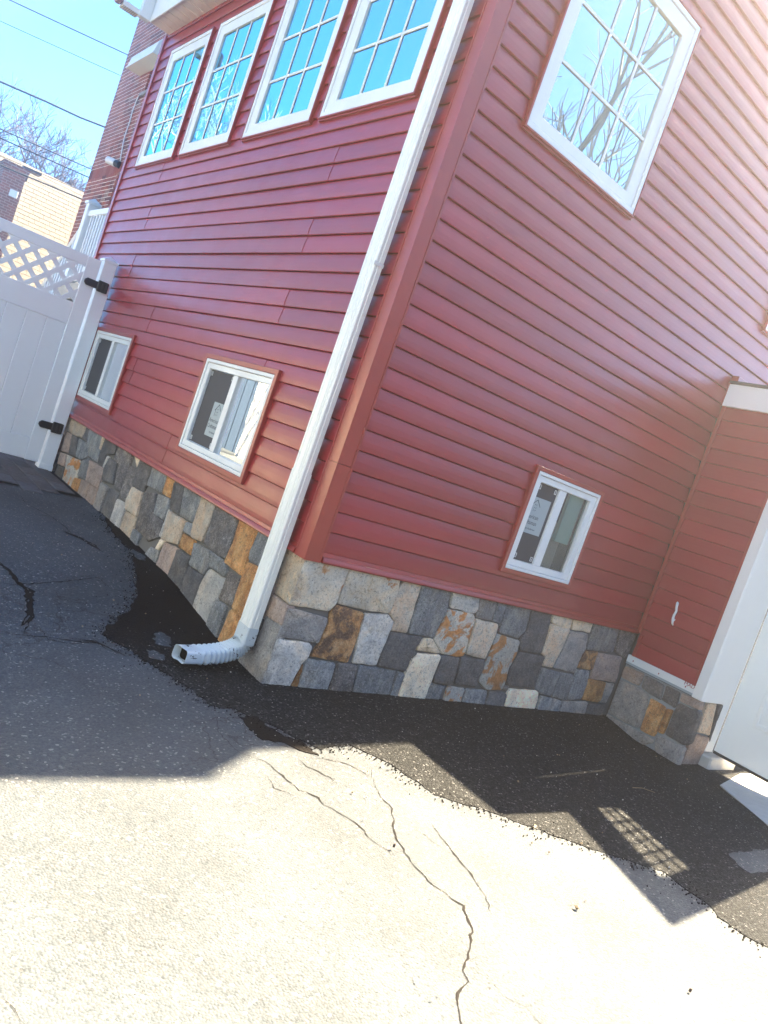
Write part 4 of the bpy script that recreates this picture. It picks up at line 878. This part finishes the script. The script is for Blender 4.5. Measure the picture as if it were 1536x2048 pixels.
def lattice():
    X0, X1, Z0, Z1 = xl+.126, xr-.126, 1.736, 2.089; per = .168; w = .044
    for s, (ya, yb) in ((1, (g0+.004, g0+.010)), (-1, (g0+.0105, g0+.0165))):
        k = -6
        while k < 16:
            # line x = c + s*(z-Z0); clip a slat of width w to the panel
            c = X0+k*per+(.05 if s > 0 else .02); h = w/math.sqrt(2)
            poly = []
            lo, hi = [], []
            P = [(c-h, Z0), (c+h, Z0), (c+h+s*(Z1-Z0), Z1), (c-h+s*(Z1-Z0), Z1)]
            def clip(P, f, lim, keep):
                out = []
                for i in range(len(P)):
                    a, b = P[i-1], P[i]; ia, ib = keep(a[0], lim), keep(b[0], lim)
                    if ia != ib: t = (lim-a[0])/(b[0]-a[0]); out.append((lim, a[1]+(b[1]-a[1])*t))
                    if ib: out.append(b)
                return out
            P = clip(P, 0, X0, lambda q, l: q >= l)
            if P: P = clip(P, 0, X1, lambda q, l: q <= l)
            k += 1
            if len(P) < 3: continue
            n = len(P); mb = MB(); mb.v = [(x, ya, z) for x, z in P]+[(x, yb, z) for x, z in P]
            mb.f = [tuple(range(n)), tuple(range(2*n-1, n-1, -1))]+[(i, (i+1) % n, n+(i+1) % n, n+i) for i in range(n)]
            mb.build('lattice_slat', M_PVC, GT)
lattice()
for hz in (1.965, .555):
    mb = MB(); mb.box(sc(-.181), sc(-.095), GY-.032, GY-.006, hz-.052, hz+.052); mb.tube([(sc(-.10), GY-.02, hz-.05), (sc(-.10), GY-.02, hz+.05)], .020, 8)
    H = mb.build('hinge', M_BLACK, GT, bevel=.006)
    mb = MB(); xa, xb = sc(-.300), sc(-.170); P = [(xa, hz-.012), (xa+.022, hz-.034), (xb, hz-.034), (xb, hz+.034), (xa+.022, hz+.034), (xa, hz+.012)]
    mb.v = [(x, GY-.016, z) for x, z in P]+[(x, GY+.008, z) for x, z in P]; n = 6; mb.f = [tuple(range(n)), tuple(range(2*n-1, n-1, -1))]+[(i, (i+1) % n, n+(i+1) % n, n+i) for i in range(n)]
    mb.build('strap', M_BLACK, H, bevel=.004)
    mb = MB(); mb.box(sc(-.145), sc(-.115), GY-.040, GY-.033, hz-.04, hz+.04); mb.build('cover', M_BLACK, H, bevel=.003)
mb = MB(); mb.box(-1.58, -1.45, GY-.005, GY+.12, .05, 2.21); mb.add([(-1.588, GY-.013, 2.211), (-1.442, GY-.013, 2.211), (-1.442, GY+.128, 2.211), (-1.588, GY+.128, 2.211), (-1.515, GY+.057, 2.27)], [(0, 1, 4), (1, 2, 4), (2, 3, 4), (3, 0, 4), (0, 3, 2, 1)])
tag(mb.build('gate_post', M_PVC), 'white vinyl gate post on the latch side away from the wall', 'post')
# ------------------------------------------------------------------ neighbour house beyond the gate
NH = thing('neighbour_house', 'neighbour house with a sunlit cream shingle roof and brick chimney', 'house', (4, 26, 0))
M_CSH = mat('cream_shingle', (.15, .13, .10), .85); gg = NG(M_CSH); gg.color(gg.mix(1., (.15, .13, .10), gg.ramp(gg.rnd(), [(0., .95), (1., 1.04)]), 'MULTIPLY'))
M_CWALL = mat('cream_stucco', (.62, .56, .45), .85)
y0, z0, y1, z1 = 23.0, 2.3, 26.2, 6.55
mb = MB(); mb.box(1.2, 8.4, 23.6, 30, -.1, 2.4); mb.build('wall', M_CWALL, NH)
mb = MB(); mb.v = [(.9, y0, z0), (8.6, y0, z0), (8.6, y1, z1), (.9, y1, z1), (.9, y0+.12, z0-.12), (8.6, y0+.12, z0-.12), (8.6, y1+.12, z1-.12), (.9, y1+.12, z1-.12), (.9, 30, 2.3), (8.6, 30, 2.3)]
mb.f = [(0, 1, 2, 3), (4, 7, 6, 5), (0, 4, 5, 1), (0, 3, 7, 4), (1, 5, 6, 2), (3, 2, 9, 8)]; mb.build('roof', M_CSH, NH)
nrow = 30; rr = random.Random(9); L = math.hypot(y1-y0, z1-z0); ty, tz = (y1-y0)/L, (z1-z0)/L; mbx = MB(); cnt = 0
for k in range(nrow):
    a = k*L/nrow; x = .9-(k % 2)*.17-rr.random()*.1
    while x < 8.5:
        x1 = min(x+.33, 8.6); x0 = max(x, .9); b = a+L/nrow+.03
        def q(xx, s, o): return (xx, y0+ty*s-tz*o, z0+tz*s+ty*o)
        vs = [q(x0+.006, a, .012), q(x1-.006, a, .012), q(x1-.006, a, .024), q(x0+.006, a, .024), q(x0+.006, b, .004), q(x1-.006, b, .004), q(x1-.006, b, .014), q(x0+.006, b, .014)]
        mbx.add(vs, [(0, 1, 2, 3), (3, 2, 6, 7), (4, 7, 6, 5), (0, 3, 7, 4), (1, 5, 6, 2), (0, 4, 5, 1)]); x += .33
o = mbx.build('shingles', M_CSH, NH, fix=False); o['kind'] = 'stuff'
M_CBR = mat('chimney_brick', (.2, .07, .06), .9); gg = NG(M_CBR)
bt = gg.n.new('ShaderNodeTexBrick'); bt.inputs['Color1'].default_value = (.30, .06, .035, 1); bt.inputs['Color2'].default_value = (.15, .035, .025, 1); bt.inputs['Mortar'].default_value = (.42, .30, .24, 1); bt.inputs['Scale'].default_value = 1; bt.inputs['Brick Width'].default_value = .21; bt.inputs['Row Height'].default_value = .075; bt.inputs['Mortar Size'].default_value = .01
gg.l.new(gg.map((1, 1, 1), None, (math.pi/2, 0, 0)), bt.inputs['Vector']); gg.color(bt.outputs['Color'])
def chimney():
    mb = MB(); mb.box(1.42, 2.02, 22.4, 23.0, 0, 5.55); o = mb.build('chimney', M_CBR, NH)
    for k in range(3): mb = MB(); mb.box(1.40-.02*k, 2.04+.02*k, 22.38-.02*k, 23.02+.02*k, 5.551+.07*k, 5.619+.07*k); mb.build('chimney_course', M_CBR, o)
    mb = MB(); mb.box(1.72, 1.95, 22.385, 22.399, 4.88, 5.08); mb.build('cleanout_plate', M_WHITE, o, bevel=.01)
    mb = MB(); mb.box(1.9, 2.4, 22.5, 22.9, 5.80, 5.86); mb.box(2.05, 2.1, 22.6, 22.8, 5.5, 5.8); mb.build('flue_cap', M_BLACK, o)
chimney()
M_NTRIM = mat('brown_trim', (.12, .06, .05), .6)
for x in (2.3, 2.95, 3.5):
    mb = MB(); mb.box(x, x+.45, 23.57, 23.6, .9, 2.0); f = mb.build('window', M_NTRIM, NH); mb = MB(); mb.box(x+.05, x+.40, 23.55, 23.569, .95, 1.95); mb.build('pane', M_GLASS2, f)
# pale garage, seen only mirrored in the low window
NG2 = thing('white_garage', 'white clapboard garage standing across the yard', 'garage', (-8, 14, 0))
mb = MB(); mb.box(-12, -7.2, 8.0, 14.9, -.1, 3.0); mb.build('wall', M_CWALL, NG2)
mb = MB(); mb.add([(-12.3, 7.8, 3.0), (-6.9, 7.8, 3.0), (-6.9, 15.1, 3.0), (-12.3, 15.1, 3.0), (-9.6, 7.8, 5), (-9.6, 15.1, 5)], [(0, 1, 4), (3, 5, 2), (1, 2, 5, 4), (0, 4, 5, 3), (0, 3, 2, 1)]); mb.build('roof', M_ROOF, NG2)
# ------------------------------------------------------------------ power lines
WIRES = [((-.07, 8.26), (2.55, 8.61), .013), ((-.14, 7.74), (2.54, 8.08), .007), ((.2, 6.54), (2.54, 6.77), .020), ((.48, 5.58), (2.53, 5.70), .012), ((.53, 5.39), (2.52, 5.49), .012), ((.63, 5.03), (2.52, 5.11), .006), ((.69, 4.83), (2.55, 4.93), .015)]
WL = ['topmost black power line crossing the sky', 'faint thin power line second from the top', 'thick wavy service cable third from the top', 'blue black power line below the thick wavy cable', 'power line just under its twin in front of the bare trees', 'thinnest wire crossing just above the chimney', 'lowest thick black cable along the neighbour roof ridge']
M_WIRE = mat('black_cable', (.006, .012, .02), .7)
for (a, b, r_), lab in zip(WIRES, WL):
    mb = MB(); sl = (b[1]-a[1])/(b[0]-a[0]); pts = []
    for k in range(41):
        x = -14+k*.8; z = a[1]+sl*(x-a[0])+.0012*(x-1)**2*(1 if r_ < .019 else .6)+(.012*math.sin(x*5.1)+.008*math.sin(x*11.7) if r_ > .018 else 0)
        pts.append((x, 18, z))
    mb.tube(pts, r_*1.3, 5); tag(mb.build('power_line', M_WIRE, smooth=True), lab, 'power line', 'power lines across the sky')
# ------------------------------------------------------------------ trees
def bark(name, c):
    m = mat(name, c, .9, .2); g = NG(m); g.color(g.mix(g.noise(g.map((1, 1, .4)), 6, 5, .7), tuple(q*.55 for q in c), tuple(q*1.35 for q in c))); return m
M_BARK = bark('brown_bark', (.10, .085, .085)); M_BARK3 = bark('pale_bark', (.42, .38, .35)); M_BARK2 = bark('grey_bark', (.26, .25, .24))
def tree(label, base, h, seed, m, spread=1., tr=.16, depth=6, lean=(0, 0), nb=(2, 3), twig=.006, first=.28):
    r = random.Random(seed); T = thing('bare_tree', label, 'tree', base, 'bare winter trees')
    trunk = MB(); crown = MB()
    def grow(p, d, L, rad, dep):
        mb = trunk if dep >= depth-1 else crown
        n = 3 if dep > 1 else 2; pts = [p]; q = p.copy(); dd = d.copy()
        for k in range(n):
            dd = (dd+Vector((r.gauss(0, .16), r.gauss(0, .16), r.gauss(.05, .10)))).normalized(); q = q+dd*L/n; pts.append(q.copy())
        r1 = max(twig*.6, rad*.68)
        mb.tube(pts, [rad+(r1-rad)*k/n for k in range(n+1)], 6 if dep > depth-2 else (4 if dep > 2 else 3), cap=False)
        if dep <= 0: return
        k = r.randint(*nb)+(1 if dep <= 2 else 0)
        for i in range(k):
            ax = Vector((r.gauss(0, 1), r.gauss(0, 1), r.gauss(0, .35))).normalized()
            nd = (dd*r.uniform(.7, 1.1)+ax*r.uniform(.45, .95)*spread+Vector((0, 0, .12))).normalized()
            t = r.choice((1, 1, 2/3, .8)) if i else 1
            pp = pts[-1] if t == 1 else pts[-2].lerp(pts[-1], r.uniform(0, .8))
            grow(pp, nd, L*r.uniform(.62, .86), max(twig, rad*r.uniform(.48, .68)), dep-1)
    b = Vector(base); grow(b, Vector((lean[0], lean[1], 1)).normalized(), h*first, tr, depth)
    trunk.build('trunk', m, T, smooth=True, fix=False); crown.build('crown', m, T, fix=False)
# seen beyond the roof
tree('crooked bare tree rising behind the cream roof beside the chimney', (3.1, 31, 0), 9.4, 4, M_BARK, .95, .22, 7, twig=.009)
tree('tall bare tree whose crown fills the left edge of the sky', (1.4, 33, 0), 10.2, 8, M_BARK, .9, .22, 7, twig=.009)
tree('bare tree forking behind the middle of the cream roof ridge', (5.0, 30, 0), 8.6, 15, M_BARK, .9, .2, 7, twig=.009)
tree('slim bare tree next to the brick wall edge', (7.0, 32, 0), 9.2, 22, M_BARK, .8, .16, 7, twig=.009)
tree('bare tree behind the brick wall with one branch showing against the sky', (8.6, 31, 0), 11.0, 31, M_BARK, .9, .2, 7, twig=.010)
# mirrored in the upper windows
tree('bare tree across the yard mirrored in the far upper window', (-4.4, 15.8, 0), 9.6, 41, M_BARK3, 1.0, .17, 7, twig=.007)
tree('bare tree across the yard mirrored in the second upper window', (-6.2, 17.2, 0), 9.8, 47, M_BARK3, 1.0, .17, 7, twig=.007)
tree('large limbed bare tree by the street mirrored in the right window', (7.6, -8.6, 0), 10.2, 55, M_BARK2, 1.0, .30, 6, lean=(-.25, .12), twig=.006, first=.30)
tree('bare tree further down the street behind the large limbed one', (12, -11.5, 0), 10.4, 61, M_BARK2, 1.0, .24, 6, twig=.007)
def bush(label, base, size, n, seed, cols):
    r = random.Random(seed); T = thing('dry_leaf_tree', label, 'tree', base, 'trees with dry tan leaves')
    mb = MB(); mb.tube([base, (base[0]+.2, base[1], base[2]+size[2]*.8)], [.16, .05], 6); 
    cl = []
    for k in range(26):
        a, u = r.uniform(0, 6.28), r.uniform(-1, 1); s = (1-u*u)**.5; q = r.uniform(.35, 1)
        cl.append(Vector((base[0]+size[0]*s*math.cos(a)*q, base[1]+size[1]*s*math.sin(a)*q, base[2]+size[2]*(1+.85*u*q))))
        mb.tube([(base[0], base[1], base[2]+size[2]*.5), tuple(cl[-1])], [.05, .015], 4, cap=False)
    mb.build('trunk', M_BARK, T, fix=False)
    lf = MB()
    for k in range(n):
        c = r.choice(cl); p = c+Vector((r.gauss(0, .42), r.gauss(0, .42), r.gauss(0, .38)))*min(size)*.42; s = r.uniform(.05, .12)
        a = Vector((r.gauss(0, 1), r.gauss(0, 1), r.gauss(0, 1))).normalized(); b = a.cross(Vector((r.gauss(0, 1), r.gauss(0, 1), r.gauss(0, 1)))).normalized()
        lf.add([p-a*s, p+b*s*.5, p+a*s, p-b*s*.5], [(0, 1, 2, 3)])
    lf.build('crown', cols, T, fix=False)
M_DRY = mat('dry_tan_leaves', (.36, .25, .14), .8); gg = NG(M_DRY); gg.color(gg.mix(gg.noise(gg.map(), 5, 3), (.10, .07, .035), (.20, .15, .09)))
bush('tan dry leaved tree behind the neighbour chimney', (2.7, 30, 0), (2.3, 2.0, 3.65), 9000, 3, M_DRY)
bush('tan dry leaved tree behind the right half of the neighbour roof', (6.4, 31, 0), (2.0, 1.8, 3.4), 7000, 13, M_DRY)
bush('low tan dry leaved tree behind the neighbour roof ridge centre', (4.6, 31, 0), (1.8, 1.8, 3.2), 5000, 23, M_DRY)

NC = thing('grey_bounce_house', 'unseen grey blue house added to bounce sun into the shade', 'house', (-9, -1, 0), 'unseen houses added around the driveway')  # added out of view as a sunlit bounce surface for the shaded walls
M_LAPC = mat('grey_bounce_siding', (.17, .22, .28), .6)
mb = MB(); mb.box(-16, -7.0, -11, 6.5, -.1, 5.6); mb.build('wall', M_LAPC, NC)
mb = MB(); mb.add([(-16.3, -11.3, 5.6), (-6.7, -11.3, 5.6), (-6.7, 6.8, 5.6), (-16.3, 6.8, 5.6), (-11.5, -11.3, 8.4), (-11.5, 6.8, 8.4)], [(0, 1, 4), (3, 5, 2), (1, 2, 5, 4), (0, 4, 5, 3), (0, 3, 2, 1)]); mb.build('roof', M_ROOF, NC)
for y in (-8, -4.5, -1, 2.5):
    for z in (1.0, 3.6):
        mb = MB(); mb.box(-6.999, -6.94, y, y+1.1, z, z+1.4); f = mb.build('window', M_WHITE, NC); mb = MB(); mb.box(-6.939, -6.93, y+.1, y+1.0, z+.1, z+1.3); mb.build('pane', M_GLASS2, f)
NV = thing('navy_reflection_shed', 'unseen long navy shed added to darken the low window reflections', 'shed', (-8.4, 24, 0))  # added out of view as the dark mirrored in the low windows
RH = thing('brown_sky_block_house', 'unseen long brown house added to darken the siding reflection', 'house', (8, -18, 0), 'unseen houses added around the driveway')  # added out of view to keep low sky out of the siding gloss
M_BRN = mat('brown_sky_block_siding', (.055, .042, .036), .7)
mb = MB(); mb.box(-8, 26, -22, -15.5, -.1, 5.8); mb.build('wall', M_BRN, RH)
mb = MB(); mb.add([(-8.4, -15.1, 5.8), (26.4, -15.1, 5.8), (26.4, -22.4, 5.8), (-8.4, -22.4, 5.8), (-8.4, -18.7, 8.2), (26.4, -18.7, 8.2)], [(0, 1, 5, 4), (2, 3, 4, 5), (0, 4, 3), (1, 2, 5), (0, 3, 2, 1)]); mb.build('roof', M_ROOF, RH)
for x in range(-6, 25, 4):
    for z in (1.0, 3.7):
        mb = MB(); mb.box(x, x+1.2, -15.499, -15.44, z, z+1.3); f = mb.build('window', M_WHITE, RH); mb = MB(); mb.box(x+.1, x+1.1, -15.439, -15.43, z+.1, z+1.2); mb.build('pane', M_GLASS2, f)
M_NAVY = mat('navy_boards', (.02, .035, .06), .6)
mb = MB(); mb.box(-9.6, -7.7, 15.5, 36, -.05, 3.6); mb.build('wall', M_NAVY, NV)
for k in range(40):
    mb = MB(); mb.box(-7.699, -7.68, 15.52+k*.51, 15.99+k*.51, .0, 3.55); mb.build('reflection_shed_board', M_NAVY, NV)
mb = MB(); mb.add([(-9.8, 15.3, 3.6), (-7.4, 15.3, 3.6), (-7.4, 36.2, 3.6), (-9.8, 36.2, 3.6), (-8.6, 15.3, 4.5), (-8.6, 36.2, 4.5)], [(0, 1, 4), (3, 5, 2), (1, 2, 5, 4), (0, 4, 5, 3), (0, 3, 2, 1)]); mb.build('roof', M_ROOF, NV)
# ------------------------------------------------------------------ thin volume added round the scene to imitate a lens flare veil
hz_ = MB(); hz_.box(-62, 62, -62, 62, -1.2, 12.2)
M_VEIL = bpy.data.materials.new('pale_flare_veil'); M_VEIL.use_nodes = True; hn = M_VEIL.node_tree.nodes; hn.remove(hn['Principled BSDF'])
pv = hn.new('ShaderNodeVolumePrincipled'); pv.inputs['Color'].default_value = (.96, .94, 1, 1); pv.inputs['Density'].default_value = .0125; pv.inputs['Anisotropy'].default_value = .895
M_VEIL.node_tree.links.new(pv.outputs[0], hn['Material Output'].inputs['Volume'])
HZ = hz_.build('flare_veil', M_VEIL); HZ['kind'] = 'stuff'; HZ['label'] = 'thin pale volume added to imitate lens glare'

_top = max((o.matrix_world @ Vector(c)).z for o in S.objects if o.type == 'MESH' and o.name != 'flare_veil' for c in o.bound_box)
